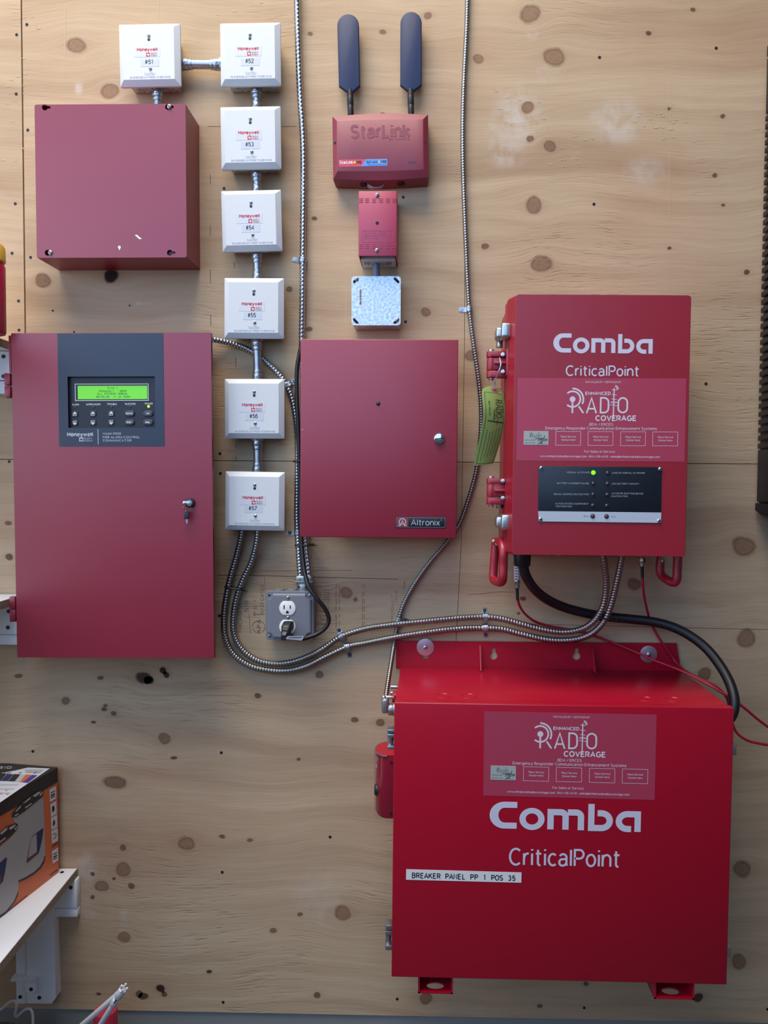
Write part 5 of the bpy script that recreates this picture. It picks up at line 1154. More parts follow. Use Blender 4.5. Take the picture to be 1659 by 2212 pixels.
# wrap-over latches
def latch(y0, flip):
    a = V(1073, y0, .175); c = V(1100, y0 + 34, .175); m = MB()
    m.box(a.x + .006, c.x + .001, -.202, -.160, c.z, a.z, .006, 4); m.box(a.x - .002, a.x + .014, -.184, -.150, c.z + .003, a.z - .005, .005, 3)
    la = m.build('latch', STEEL, f.root); la['label'] = 'satin silver latch clamp'
    m = MB(); yq = y0 + 36 if not flip else y0 - 25; b_ = V(1079, yq, .155); m.cyl((b_.x, -.155, b_.z), (0, 0, -1), .0062, .012, 20, b=.001); m.cyl((b_.x, -.155, b_.z + .001), (0, 0, 1), .0075, .003, 20); m.build('latch_post', NUT, la)
latch(702, 0); latch(1110, 1)
def handle(pts, name, bolts):
    P = [V(a, b, dd) for a, b, dd in pts]; C_ = catmull(P + [P[0]], 6)[:-1]
    m = MB(); m.tube(C_, .0088, 12, closed=True); hd = m.build('handle', RED_ENC, f.root, 60)
    for a, b, dd in bolts: v = V(a, b, dd); MB().cyl((v.x, v.y, v.z), (-.4, -1, 0), .0038, .004, 16, b=.0006).build('handle_bolt', STEEL, hd)
handle([(1071, 1170, .12), (1069, 1195, .12), (1066, 1235, .12), (1066, 1251, .125), (1074, 1257, .15), (1083, 1257, .175), (1086, 1248, .185), (1087, 1220, .185), (1087, 1190, .185), (1083, 1172, .165)], 'l', [(1068, 1169, .135), (1075, 1175, .15)])
handle([(1432, 1188, .11), (1427, 1212, .11), (1426, 1233, .11), (1431, 1245, .112), (1446, 1255, .13), (1457, 1258, .14), (1462, 1251, .145), (1463, 1230, .145), (1464, 1205, .145), (1462, 1188, .14)], 'r', [])
m = MB()                                                                 # fittings under and on top of the enclosure
for px, r in ((1180, .004), (1207, .004)): a = V(px, 1200, .12); m.cyl((a.x, -.12, -h + .002), (0, 0, -1), r, .012, 14, b=.0008)
a = V(1431, 1200, .12); m.cyl((a.x, -.12, -h + .002), (0, 0, -1), .0060, .018, 6, b=.0006); m.cyl((a.x, -.12, -h - .014), (0, 0, -1), .0035, .006, 12); m.build('threaded_port', NUT, bd)
for px, l, wd_ in ((1176.5, 14, 4), (1200.5, 17, 5), (1411, 26, 5)):
    a = V(px, 1200, .12); P = [(a.x + wd_ / 1150 * math.cos(R(t)), -.12, -h + .001 + l / 1150 * 1.35 * math.sin(R(t))) for t in range(180, 361, 12)]; P, L = resample([Vector(p) for p in P], .0022)
    q = MB()
    for p in P: q.ball(p, .0008)
    q.build('cap_chain', NUT, bd)
m = MB(); a = V(1263, 1200, .12); m.cyl((a.x, -.12, -h + .003), (0, 0, -1), .013, .010, 24, .008, b=.001); a = V(1322, 1200, .12); m.cyl((a.x, -.12, -h + .003), (0, 0, -1), .010, .010, 24, b=.001); m.build('rubber_cap', BLACK_RUB, bd)
m = MB(); a = V(1302, 1204, .10); m.cyl((a.x, -.105, -h + .002), (0, 0, -1), .0095, .010, 20, b=.001); a = V(1345, 1205, .10); m.cyl((a.x, -.105, -h + .002), (0, 0, -1), .0095, .010, 20, b=.001); m.build('conduit_connector', NUT, bd)
a = V(1310, 634, .12); m = MB(); m.cyl((a.x, -.10, h - .001), (0, 0, 1), .004, .012, 14)
for s in (-1, 1): m.box(a.x + s * .003, a.x + s * .0075, -.102, -.098, h + .004, h + .020, .0015, 2, Matrix.Rotation(R(s * 24), 3, 'Y'))
m.build('wing_nut', NUT, bd)
m = MB(); a = V(1273, 635, .12); m.cyl((a.x, -.10, h - .001), (0, 0, 1), .003, .011, 12); m.cyl((a.x + .009, -.10, h - .001), (0, 0, 1), .002, .010, 12); m.build('top_stud', NUT, bd)

# ------------------------------------------------------------------ green service tag on its wire
LT = [(1044,834,.185),(1041,850,.190),(1043.5,880,.194),(1043,905,.192),(1038,935,.186),(1031,968,.178),(1023,1005,.170)]
RT_ = [(1083,839,.165),(1088,855,.170),(1090,882,.172),(1090,908,.170),(1085,938,.166),(1076,970,.160),(1066,1001,.155)]
LQ = catmull([U(*p) for p in LT], 6); RQ = catmull([U(*p) for p in RT_], 6); tc_ = (LQ[0] + RQ[0]) / 2
def TG(u, v, off=0.0):
    k = max(0, min(1, v)) * (len(LQ) - 1); i = min(int(k), len(LQ) - 2); q = k - i; a = LQ[i].lerp(LQ[i + 1], q); b = RQ[i].lerp(RQ[i + 1], q)
    nrm = (b - a).cross(LQ[i + 1] - LQ[i]).normalized(); nrm = nrm if nrm.y < 0 else -nrm
    return a.lerp(b, u) - tc_ + nrm * (off + .004 * math.sin(math.pi * u))
tg = empty('service_tag', tc_); tag(tg, 'green card service tag with a pink eyelet wired to the upper enclosure hinge', 'tag')
m = MB(); nu, nv = 8, 30
for off in (0, -.0005):
    g = []
    for j in range(nv + 1):
        row = []
        for i in range(nu + 1):
            u, v = i / nu, j / nv
            if v < .06: lo_ = .22 * (1 - v / .06); hi_ = 1 - .12 * (1 - v / .06); u = lo_ + (hi_ - lo_) * u
            row.append(m.bm.verts.new(TG(u, v, off)))
        g.append(row)
    for j in range(nv):
        for i in range(nu): m.bm.faces.new((g[j][i], g[j][i + 1], g[j + 1][i + 1], g[j + 1][i])[::(1 if off else -1)])
cd = m.build('card', GREEN_TAG, tg, 80)
def tl(mb, pts, t):
    for (u0, v0), (u1, v1) in zip(pts, pts[1:]):
        n = max(1, int(abs(v1 - v0) * 24 + abs(u1 - u0) * 6)); Lw = .040; Lh = .150
        dv = Vector(((u1 - u0) * Lw, (v1 - v0) * Lh)).normalized(); pu, pv = -dv.y * t / 2 / Lw, dv.x * t / 2 / Lh
        for k in range(n):
            a, b = k / n, (k + 1) / n; A_ = (u0 + (u1 - u0) * a, v0 + (v1 - v0) * a); B_ = (u0 + (u1 - u0) * b, v0 + (v1 - v0) * b)
            mb.poly([TG(A_[0] - pu, A_[1] - pv, .0004), TG(B_[0] - pu, B_[1] - pv, .0004), TG(B_[0] + pu, B_[1] + pv, .0004), TG(A_[0] + pu, A_[1] + pv, .0004)])
m = MB(); tl(m, [(.10, .14), (.92, .155), (.93, .985), (.10, .985), (.10, .14)], .0007)
for u, v0, v1 in ((.24, .62, .96), (.38, .64, .92), (.50, .62, .92), (.64, .60, .90), (.78, .58, .88)): tl(m, [(u, v0), (u, v1)], .0006)
def tt(mb, s, u0, u1, v0, v1, wt=.12, gap=.16):
    """sideways writing: reads downwards, cap line towards the right edge"""
    t = MB(); text(t, s, 0, 1, 0, 1, 0, wt, gap)
    # stroke widths must stay even, so write in real size first
    t.bm.free(); t = MB(); text(t, s, 0, (v1 - v0) * .15, 0, (u1 - u0) * .04, 0, wt, gap)
    me = bpy.data.meshes.new('t')
    for vt in t.bm.verts: vt.co = TG(u0 + vt.co.z / .04, v0 + vt.co.x / .15, .0005)
    t.bm.to_mesh(me); t.bm.free(); mb.bm.from_mesh(me); bpy.data.meshes.remove(me)
tt(m, 'RADIO', .52, .86, .24, .47, .11); tt(m, 'COVERAGE', .42, .50, .36, .50, .2); tt(m, 'ENHANCED', .87, .92, .29, .40, .2); tt(m, '844-416-4440', .22, .30, .26, .44, .16); tl(m, [(.20, .515), (.92, .53)], .0022); tl(m, [(.62, .48), (.62, .56)], .0009)
m.build('tag_print', mat('tag_print_ink', (44, 58, 30), .6), cd, flatshade=True)
e = [TG(.56 + .19 * math.cos(R(a)), .075 + .052 * math.sin(R(a)), .0006) for a in range(0, 360, 18)]
m = MB(); m.poly(e); ey = m.build('eyelet', PINK_EYE, cd, flatshade=True); MB().poly([TG(.56 + .06 * math.cos(R(a)), .075 + .017 * math.sin(R(a)), .0009) for a in range(0, 360, 24)]).build('eyelet_hole', HOLE, ey, flatshade=True)
hl = TG(.56, .075, .001); W1 = [U(1079, 772, .192) - tc_, U(1081, 786, .195) - tc_, U(1079, 800, .195) - tc_, U(1072, 814, .19) - tc_, U(1067, 826, .185) - tc_, hl + Vector((0, -.002, .012)), hl]
m = MB(); m.tube(catmull(W1, 6), .0007, 6); m.tube(catmull([p + Vector((.0016 * math.sin(i * 2.2), -.0005, 0)) for i, p in enumerate(W1)], 6), .0006, 6); m.build('tie_wire', WIRE, tg)

# ------------------------------------------------------------------ lower red battery cabinet
f = Frame('battery_cabinet', [(852, 1516.5), (1584.5, 1531.5), (1571.5, 2128), (845.5, 2110)], .28); BC = f
tag(f.root, 'large red battery cabinet with wall flange, white lettering and a breaker label strip', 'cabinet')
w, h = f.w / 2, f.h / 2; d = .28; V = f.v
m = MB(); m.box(-w + .0015, w - .0015, -d + .020, -.006, -h + .0005, h - .0005, .0025, 2); bd = m.build('body', RED_BAT, f.root)
m = MB(); m.box(-w, w, -d, -d + .0195, -h, h + .0005, .0018, 3); dr = m.build('door', RED_BAT, f.root)
m = MB()
for px in (958, 1013, 1398, 1457):                                       # knockout arcs stamped in the lid
    a = V(px, 1494 + (px - 958) * .016, .235); m.ring((a.x, -.228, h - .0008), (0, 0, 1), .0145, .0011, 28, 6)
m.build('stamped_knockouts', RED_BAT, bd)
F0, F1 = V(856, 1384, .004), V(1461, 1389, .004); F2, F3 = V(1472, 1449, .004), V(857, 1440, .004)
def keyhole(px, py): x, z = V(px, py, .004).x, V(px, py, .004).z; return arc(x, z - .0035, .0085, .0085, 118, 422, 18) + arc(x, z + .0105, .0042, .0042, 0, 180, 8)
kw = [keyhole(919, 1411), keyhole(1066, 1413), keyhole(1245, 1414), keyhole(1401, 1417)]
m = MB(); m.plate([(F0.x, F3.z - .004), (F0.x, F0.z), (F1.x, F1.z), (F2.x, F2.z - .004)], kw, -.002, -.0055)
fg = m.build('wall_flange', RED_BAT, f.root, 30)
for px in (1037, 1279):
    a = V(px, 1394, .006); m = MB(); m.loft([[(a.x - .0016, -.0055, h + .002), (a.x - .0016, -.0055, a.z), (a.x - .0016, -.009, a.z), (a.x - .0016, -.040, h + .001)], [(a.x + .0016, -.0055, h + .002), (a.x + .0016, -.0055, a.z), (a.x + .0016, -.009, a.z), (a.x + .0016, -.040, h + .001)]]); m.build('gusset', RED_BAT, fg, flatshade=True)
for px, py, r in ((919, 1398, .0190), (1401, 1413, .0185)):
    a = V(px, py, .006); m = MB(); m.cyl((a.x, -.0055, a.z), (0, -1, 0), r, .0018, 40, b=.0005); ws = m.build('fender_washer', WASHER, fg); ws['label'] = 'wide zinc fender washer'
    m = MB(); m.cyl((a.x, -.0073, a.z), (0, -1, 0), .0062, .002, 6); pan_screw(m, a.x, a.z, -.009, .0050); sc_ = m.build('lag_screw', STEEL, ws); cross(MB(), a.x, a.z, -.0128, .0026, 15).build('drive_recess', HOLE, sc_)
y = -d - .0004
m = MB(); comba(m, f, (1058, 1731, 1384.5, 1797.5), y); m.build('brand_wordmark', mat('vinyl_white', (206, 202, 216), .5), dr, flatshade=True); m = MB()
a0 = f.p(1099.5, 1869.5); a1 = f.p(1340, 1835.5); text(m, 'CriticalPoint', a0[0], a1[0], a0[1] , a0[1] + (a1[1] - a0[1]) * 1.0, y, .115, .12)
m.build('model_lettering', mat('vinyl_white', (206, 202, 216), .5), dr, flatshade=True)
service_sticker(f, dr, [(1046, 1536.5), (1418.5, 1544), (1414, 1728), (1044, 1718.5)], d, 'JR', 2)
q = [f.p(877.5, 1877.5), f.p(1126.5, 1884.5), f.p(1126, 1906.5), f.p(877, 1900)]
lb = MB().prism(q, y + .0002, y - .0002).build('breaker_label', mat('cream_label', (224, 222, 220), .45), dr); lb['label'] = 'white adhesive label strip with black capitals'
a0 = f.p(890, 1896.5); a1 = f.p(1113.5, 1888); t = MB(); ag = math.atan2(q[1][1] - q[0][1], q[1][0] - q[0][0]); text(t, 'BREAKER PANEL PP 1 POS 35', 0, a1[0] - a0[0], 0, .0105, 0, .16, .18, mono=True)
t.xf(Matrix.Translation((a0[0], y - .0004, a0[1])) @ Matrix.Rotation(-ag, 4, 'Y')); t.build('label_lettering', DARK_INK, lb, flatshade=True)
for y0, y1, xx in ((1571, 1615, 842), (1991, 2045, 837)):                # hinges on the left side, latches on the right
    a = V(xx, y0, .262); b_ = V(xx, y1, .262); L = a.z - b_.z; X = -w; m = MB()
    for k0, k1 in ((0, .20), (.22, .42), (.80, 1.0)): m.box(X - .0125, X + .001, -.274, -.252, a.z - L * k1, a.z - L * k0, .002, 2)
    hg = m.build('hinge', ZINC, f.root); m = MB(); m.cyl((X - .0075, -.263, b_.z + .002), (0, 0, 1), .0050, L - .004, 18); m.box(X - .0118, X + .001, -.258, -.252, b_.z + L * .15, a.z - L * .4); m.build('hinge_barrel', STEEL, hg)
for y0, y1 in ((1602, 1626), (2033, 2058)):
    a = V(1592, y0, .255); b_ = V(1592, y1, .255); m = MB(); m.box(w - .001, w + .0105, -.272, -.240, b_.z, a.z, .003, 3); m.build('latch', STEEL, f.root)
for x0, x1, xh in ((903, 978, 940), (1412, 1498, 1448)):                  # channel feet under the cabinet
    a = V(x0, 2130, .27).x; b_ = V(x1, 2130, .27).x; zb = -h - .033; hx = V(xh, 2130, .255).x
    o = [(a, -.275), (b_, -.275), (b_, -.16), (a, -.16)]; hl = [(hx + .0165 * math.cos(R(t)) * 1.0, -.2555 + .0105 * math.sin(R(t))) for t in range(0, 360, 18)]
    m = MB(); m.plate(o, [hl], 0, .003); m.xf(Matrix(((1, 0, 0, 0), (0, 0, 1, 0), (0, 1, 0, zb), (0, 0, 0, 1))))
    m.box(a, a + .0032, -.275, -.16, zb, -h); m.box(b_ - .0032, b_, -.275, -.16, zb, -h); m.build('channel_foot', RED_BAT, f.root, 30)
# small fittings on the left side where the armored cable enters
m = MB(); a = V(840, 1532, .15); X = -w
m.cyl((X + .001, -.15, a.z), (-1, 0, 0), .0135, .008, 28, b=.001); m.cyl((X - .007, -.15, a.z), (-1, 0, 0), .0118, .010, 28, b=.001); m.box(X - .030, X - .016, -.163, -.138, a.z - .006, a.z + .024, .005, 3)
cn = m.build('angle_connector', CAST, f.root); cn['label'] = 'cast metal angle connector for the armored cable'
c2 = V(838, 1506, .15); m = MB(); m.cyl((X - .026, -.150, c2.z), (1, 0, 0), .0035, .020, 12, b=.0006); m.ball((X - .026, -.152, c2.z), .005); m.build('clamp_screw', STEEL, cn)
m = MB(); a = V(846, 1503, .12); m.box(X - .011, X + .001, -.13, -.10, a.z - .012, a.z + .006, .003, 3); m.build('side_boss', RED_BAT, f.root)
m = MB()
for py in (1484, 1497): a = V(846, py, .10); m.cyl((X + .001, -.10, a.z), (-1, 0, 0), .0045, .016, 16, .004, b=.0006)
m.build('side_bolt', NUT, f.root)

# ------------------------------------------------------------------ emergency shut-off station with its clear guard, on the cabinet's left side
xl = (f.M @ Vector((-w, 0, 0))).x - .0006
zt = U(820, 1618, .172).z; zb = U(820, 1768, .20).z
es = empty('emergency_switch', (xl, -.172, (zt + zb) / 2)); tag(es, 'red emergency shut-off station under a clear guard beside the battery cabinet', 'switch')
hh = (zt - zb) / 2
def dsec(rx, ry, z, fl=.0): # D section: flat back on the cabinet, round towards the left
    return [(-.0005, -ry, z), (-rx * .35, -ry, z)] + [(-rx * .35 - rx * .65 * math.sin(R(t)), -ry * math.cos(R(t)), z) for t in range(10, 180, 10)] + [(-rx * .35, ry, z), (-.0005, ry, z)]
m = MB(); m.loft([dsec(.036, .036, -hh + .004), dsec(.038, .038, -hh + .008), dsec(.038, .038, hh - .001), dsec(.037, .037, hh)]); sb = m.build('station_body', mat('emergency_red', (150, 20, 48), .3), es, 40)
m = MB(); m.loft([dsec(.0385, .0385, hh), dsec(.0385, .0385, hh + .0016)]); m.build('top_plate', RED_BAT, es, 30)
m = MB(); m.tube([Vector(p) for p in dsec(.0395, .0395, hh + .0002)[1:-1]], .0016, 8); m.build('guard_seal', mat('smoke_grey_seal', (92, 88, 98), .3), es)
m = MB(); lo = [dsec(.0415, .0415, z) for z in (-hh - .001, -hh * .5, 0, hh * .5, hh - .002)]; m.loft(lo, cap=False); gd = m.build('clear_guard', CLEAR, es, 40); gd['label'] = 'clear plastic guard'
def on_d(mb, s, z0, z1, t0, t1):
    """lettering wrapped on the rounded front, from angle t0 to t1 (0 faces the room)"""
    t = MB(); text(t, s, 0, .04 * abs(t1 - t0) * math.pi / 180, 0, z1 - z0, 0, .15, .14)
    for v in t.bm.verts:
        if v.co.x > .04 * abs(t1 - t0) * math.pi / 180: v.co.x = .04 * abs(t1 - t0) * math.pi / 180
        a = R(t0) - v.co.x / .040; rx = .0386; v.co = Vector((-rx * .35 - rx * .65 * math.sin(a), -.0386 * math.cos(a), z0 + v.co.z))
    me = bpy.data.meshes.new('t'); t.bm.to_mesh(me); t.bm.free(); mb.bm.from_mesh(me); bpy.data.meshes.remove(me)
m = MB(); on_d(m, 'EMERGENCY', hh - .019, hh - .008, 150, 50); on_d(m, 'SHUT OFF', hh - .034, hh - .023, 142, 54); m.build('station_lettering', WHITE_INK, sb, flatshade=True)
m = MB(); m.loft([[(-.030 - q, -.014 + rr_ * math.cos(t), -.012 + rr_ * math.sin(t)) for t in np.linspace(0, 2 * math.pi, 20, endpoint=False)] for q, rr_ in ((0, .012), (.007, .012), (.0095, .009))]); m.build('push_button', BLACK_PL, sb)
m = MB()
for yy, zz in ((-.0384, hh - .012), (-.0384, -hh + .014)): m.cyl((-.006, yy, zz), (0, -1, 0), .0026, .0008, 12)
m.build('guard_screw', HOLE, sb)

# ------------------------------------------------------------------ black finned equipment at the right edge
a = U(1646, 100, .012); b_ = U(1642, 1108, .012); X0 = (a.x + b_.x) / 2; cz = (a.z + b_.z) / 2; hs = empty('finned_radio_unit', (X0 + .09, 0, cz))
tag(hs, 'black finned equipment unit at the right edge of the wall', 'equipment')
L = lambda py: U(1643, py, .012).z - cz
m = MB(); m.box(-.080, .10, -.10, -.001, L(1100), L(112), .003); m.box(-.0895, .10, -.12, -.012, L(248), L(128), .003); m.box(-.0895, .10, -.12, -.012, L(1084), L(972), .003); m.build('heatsink_body', BLACK_SHEET, hs)
m = MB(); m.box(-.0895, .10, -.122, -.010, L(124), L(98), .004); m.build('top_cap', BLACK_SHEET, hs)
m = MB(); m.prism([(-.0905, L(1087)), (-.0905, L(1102)), (-.076, L(1113)), (.10, L(1113)), (.10, L(1087))], -.010, -.122, .003); m.build('bottom_cap', BLACK_SHEET, hs)
t = MB(); t.box(-.0895, .10, -.12, -.012, -.0052, .0052, .0012, 2); fin = t.build('cooling_fin', BLACK_SHEET, hs)
ny = 42
for k in range(ny):
    o = fin if k == 0 else fin.copy()
    if k: COL.objects.link(o); o.parent = hs
    o.location = (0, 0, L(258 + (964 - 258) * k / (ny - 1)))

# ------------------------------------------------------------------ white shelves on the left
def shelf_root(name, p, label): r = empty(name, p); tag(r, label, 'shelf', 'white wall shelves'); return r
P0 = U(167.5, 1876, .002)                                                  # back right corner of the lowest shelf board
sh = shelf_root('wall_shelf', (P0.x, 0, P0.z), 'lowest white shelf, carrying the orange carton')
ang = math.atan2(U(0, 2089, .336).x - P0.x, .334)                          # its right edge drifts to the left on the way out
ov = Vector((math.sin(ang), -math.cos(ang), 0)); lv = Vector((-math.cos(ang), -math.sin(ang), 0))
def slab(mb, o, a0, a1, l0, l1, z0, z1):
    """a along the way out of the wall, l to the left"""
    c = [o + ov * a + lv * l for a, l in ((a0, l0), (a1, l0), (a1, l1), (a0, l1))]
    mb.loft([[tuple(p + Vector((0, 0, z0))) for p in c], [tuple(p + Vector((0, 0, z1))) for p in c]])
O = Vector((0, 0, 0)); th = .0175
m = MB(); slab(m, Vector((0, -.002, 0)), 0, .62, .0012, .52, -th, 0); brd = m.build('shelf_board', PAINT_WHITE, sh, flatshade=True)
m = MB(); slab(m, Vector((0, -.002, 0)), 0, .62, 0, .0012, -th + .0003, -.0003); e = m.build('raw_board_edge', RAW_EDGE, brd, flatshade=True); e['label'] = 'rough unpainted board edge'
def wl(px, py, dd): v = U(px, py, dd); return v.x - P0.x, v.z - P0.z
x0, z0 = wl(60, 1981, .018); x1, z1 = wl(165, 1893, .018)
m = MB(); m.box(x0 - .22, x1, -.018, -.0005, z0 + .021, -th - .0005, .0015); m.box(x0 - .22, x1, -.016, -.0005, z0, z0 + .019, .0015); cl = m.build('shelf_cleat', PAINT_WHITE, sh)
for px, py in ((152, 1918), (87, 2000)):
    pass
x, z = wl(153, 1917, .018); MB().cyl((x, -.0182, z), (0, -1, 0), .0042, .0016, 16, .0036).build('screw', BLACK_PL, cl)
x, z = wl(141, 1877, .01); MB().cyl((-.026, -.020, .0002), (0, 0, 1), .0042, .0012, 16, .0036).build('screw', BLACK_PL, brd)
xa, zt_ = wl(31, 1985, .022); xb, zb_ = wl(55, 2171, .022)
m = MB(); m.box(xa, xb, -.0185, -.0005, zb_, zt_ + .03, .0012); ps = m.build('support_post', PAINT_WHITE, sh)
xc, _ = wl(57, 2100, .024); xd, zd = wl(121, 2169, .024); ch = .010
m = MB(); m.prism([(xc, zt_ + .03), (xc, zd), (xd - ch, zd), (xd, zd + ch * 1.4), (xd - .004, zt_ + .03)], -.0005, -.024, .001); pb = m.build('support_board', PAINT_WHITE, sh)
for px, py, pr, dd in ((43.5, 2153.5, ps, .0187), (85, 2155, pb, .0242)): x, z = wl(px, py, dd); MB().cyl((x, -dd, z), (0, -1, 0), .0042, .0014, 16, .0036).build('screw', BLACK_PL, pr)
x0, zt2 = wl(55, 2112, .03); x1, zb2 = wl(78, 2146, .03)
m = MB(); m.prism(rrect(x0, x1, zb2, zt2, .004, 4), -.0245, -.030, .0012); m.prism(rrect(x0 - .030, x1 - .003, zt2 - .006, zt2 + .002, .0025, 3), -.0185, -.036, .001); bk = m.build('white_bracket', PAINT_WHITE, sh)
x, z = wl(67, 2137, .03); MB().cyl((x, -.030, z), (0, -1, 0), .0042, .0012, 16, .0036).build('screw', BLACK_PL, bk)
x, z = wl(65.5, 2120, .03); MB().ball((x, -.030, z), .0038, (1, .4, 1)).build('bracket_rivet', PAINT_WHITE, bk)
def edge_shelf(label, ytop, c0, c1, c2, xr, xs_, holes, up):
    p = U(xr, ytop, .03); r = shelf_root('wall_shelf', (p.x, 0, p.z), label)
    W2 = lambda a, b, dd: (U(a, b, dd).x - p.x, U(a, b, dd).z - p.z)
    x1, _ = W2(xr, c0, .03); _, za = W2(xr, c0, .03); _, zb = W2(xr, c1, .03); _, zc = W2(xr, c2, .03)
    m = MB(); m.box(x1 - .30, x1 + .01, -.030, -.0005, zb + .001, za - .0005, .0012); m.box(x1 - .30, x1 + .01, -.026, -.0005, zc, zb - .0005, .0012); cl = m.build('shelf_cleat', PAINT_WHITE, r)
    for a, b in holes: x, z = W2(a, b, .03); MB().cyl((x, -.0302, z), (0, -1, 0), .0044, .0014, 16, .0038).build('screw', BLACK_PL, cl)
    o = Vector((W2(xs_, c0, .03)[0], -.002, za)); t = .018
    m = MB(); slab(m, o, 0, .5, .0012, .32, .0005, t); b = m.build('shelf_board', PAINT_WHITE, r, flatshade=True); m = MB(); slab(m, o, 0, .5, 0, .0012, .0008, t - .0003); m.build('raw_board_edge', RAW_EDGE, b, flatshade=True)
    return r
edge_shelf('upper white shelf at the left edge, beside the top of the alarm panel', 757, 758, 822, 850, 20, 24, ((7.5, 770), (7.5, 813)), True)
edge_shelf('middle white shelf at the left edge, beside the lower hinge of the alarm panel', 1305, 1306, 1372, 1394, 34, 37, ((19, 1320.5), (17, 1355.5)), False)

# red jar with a yellow lid standing on the upper shelf, cut by the left edge of the view
p = U(-30, 735, .12); zt_ = U(0, 566, .12).z; rj = empty('storage_jar', (p.x, -.12, U(0, 757, .03).z + .0185)); tag(rj, 'red jar with a yellow lid standing on the upper shelf at the left edge', 'jar')
hj = zt_ - rj.location.z; rr_ = U(7, 600, .12).x - p.x
m = MB(); prof = [(0, rr_ * .96), (.004, rr_), (hj * .94, rr_), (hj, rr_ * .9)]
def lathe(mb, prof, n=36, c=(0, 0)): mb.loft([[(c[0] + r * math.cos(2 * math.pi * k / n), c[1] + r * math.sin(2 * math.pi * k / n), z) for k in range(n)] for z, r in prof]); return mb
lathe(m, prof); m.build('jar_body', mat('jar_red', (178, 20, 70), .4), rj)
m = MB(); lathe(m, [(hj, rr_ * .95), (hj + .003, rr_ * 1.02), (hj + .030, rr_ * 1.0), (hj + .036, rr_ * .9)]); m.build('jar_lid', YELLOW, rj)

# ------------------------------------------------------------------ carton on the lowest shelf
B0 = U(128.5, 1883, .020); T0 = U(122.5, 1658, .020); hc = T0.z - (P0.z + .0006)
fr = U(0, 1734, .19); ca = math.atan2(fr.x - T0.x, .17)
co = Vector((math.sin(ca), -math.cos(ca), 0)); cl_ = Vector((-math.cos(ca), -math.sin(ca), 0)); C0 = Vector(((B0.x + T0.x) / 2, B0.y, P0.z + .0006))
cr = empty('vacuum_carton', C0); tag(cr, 'orange and black printed cardboard carton on the lowest white shelf', 'carton')
LO, LL = .38, .40
def cslab(mb, a0, a1, l0, l1, z0, z1):
    c = [co * a + cl_ * l for a, l in ((a0, l0), (a1, l0), (a1, l1), (a0, l1))]; mb.loft([[tuple(p + Vector((0, 0, z0))) for p in c], [tuple(p + Vector((0, 0, z1))) for p in c]])
m = MB(); cslab(m, 0, LO, .0, LL, 0, hc); cb_ = m.build('carton_body', ORANGE, cr, flatshade=True)
CAMP = Vector((0, -DW, ZC)); nR = -cl_
def hitR(px, py, off=.0004):                                              # point of the right face seen at a pixel
    v = U(px, py, 0) - CAMP; k = ((C0 + nR * off) - CAMP).dot(nR) / v.dot(nR); return CAMP + v * k - C0
def hitT(px, py, off=.0004):
    v = U(px, py, 0) - CAMP; k = (C0.z + hc + off - CAMP.z) / v.z; return CAMP + v * k - C0
def pR(mb, pts, off=.0004): mb.poly([hitR(a, b, off) for a, b in pts]); return mb
def pT(mb, pts, off=.0004): mb.poly([hitT(a, b, off) for a, b in pts]); return mb
z6 = lambda pts: [(a / 6.146, 1640 + b / 6.146) for a, b in pts]
zb_ = hitR(123.2, 1690).z; m = MB(); m.poly([tuple(co * a + nR * .0004 + Vector((0, 0, z))) for a, z in ((0, hc), (0, zb_), (LO, zb_), (LO, hc))]); sb = m.build('black_band', CARTON_BLK, cr, flatshade=True)
m = MB(); m.poly([tuple(co * a + cl_ * l + Vector((0, 0, hc + .0004))) for a, l in ((0, 0), (LO, 0), (LO, LL), (0, LL))]); tp = m.build('black_top', CARTON_BLK, cr, flatshade=True)
m = MB(); pT(m, z6([(662, 122), (370, 110), (200, 150), (0, 185), (-300, 260), (-300, 760), (0, 575)]), .0008); wt_ = m.build('white_top_panel', CARTON_WHT, tp, flatshade=True)
for nm, mt, pts in (('blue_block', CARTON_BLUE, [(95, 195), (180, 197), (100, 290), (10, 288)]), ('black_block', CARTON_BLK, [(185, 197), (270, 199), (195, 295), (105, 291)]), ('grey_block', CARTON_LGR, [(275, 200), (345, 203), (270, 300), (200, 296)]), ('dark_block', CARTON_BLK, [(0, 180), (90, 193), (5, 288), (-60, 286)]),
                    ('orange_block', ORANGE, [(345, 203), (420, 206), (300, 305), (230, 300)]), ('purple_block', CARTON_PURP, [(425, 207), (500, 212), (370, 313), (300, 308)]), ('pink_dot', CARTON_PINK, [(75, 462), (95, 452), (115, 458), (105, 470), (82, 472)]), ('pink_dot', CARTON_PINK, [(-5, 455), (15, 445), (35, 452), (25, 464), (2, 464)]), ('grey_dot', CARTON_GRY, [(62, 412), (82, 402), (102, 408), (92, 420), (68, 420)])):
    m = MB(); pT(m, z6(pts), .0012); m.build(nm, mt, wt_, flatshade=True)
m = MB()
for k in range(3): pT(m, z6([(-10, 330 + k * 55), (250 - k * 50, 330 + k * 55), (225 - k * 50, 352 + k * 55), (-30, 352 + k * 55)]), .0010)
m.build('table_rows', CARTON_LGR, wt_, flatshade=True)
m = MB()
for a, b, c in ((335, 580, 140), (350, 560, 158), (335, 540, 172)): pT(m, z6([(a, c), (b, c + 6), (b - 10, c + 11), (a - 8, c + 5)]), .0012)
for px, w_ in ((90, 60), (250, 40), (450, 40), (55, 20)): pT(m, z6([(px, 176), (px + w_, 170), (px + w_ - 8, 184), (px - 6, 190)]), .0012)
m.build('fine_print', GREY_INK, wt_, flatshade=True)
m = MB()                                                                  # end of the brand name in outline capitals: ...GID
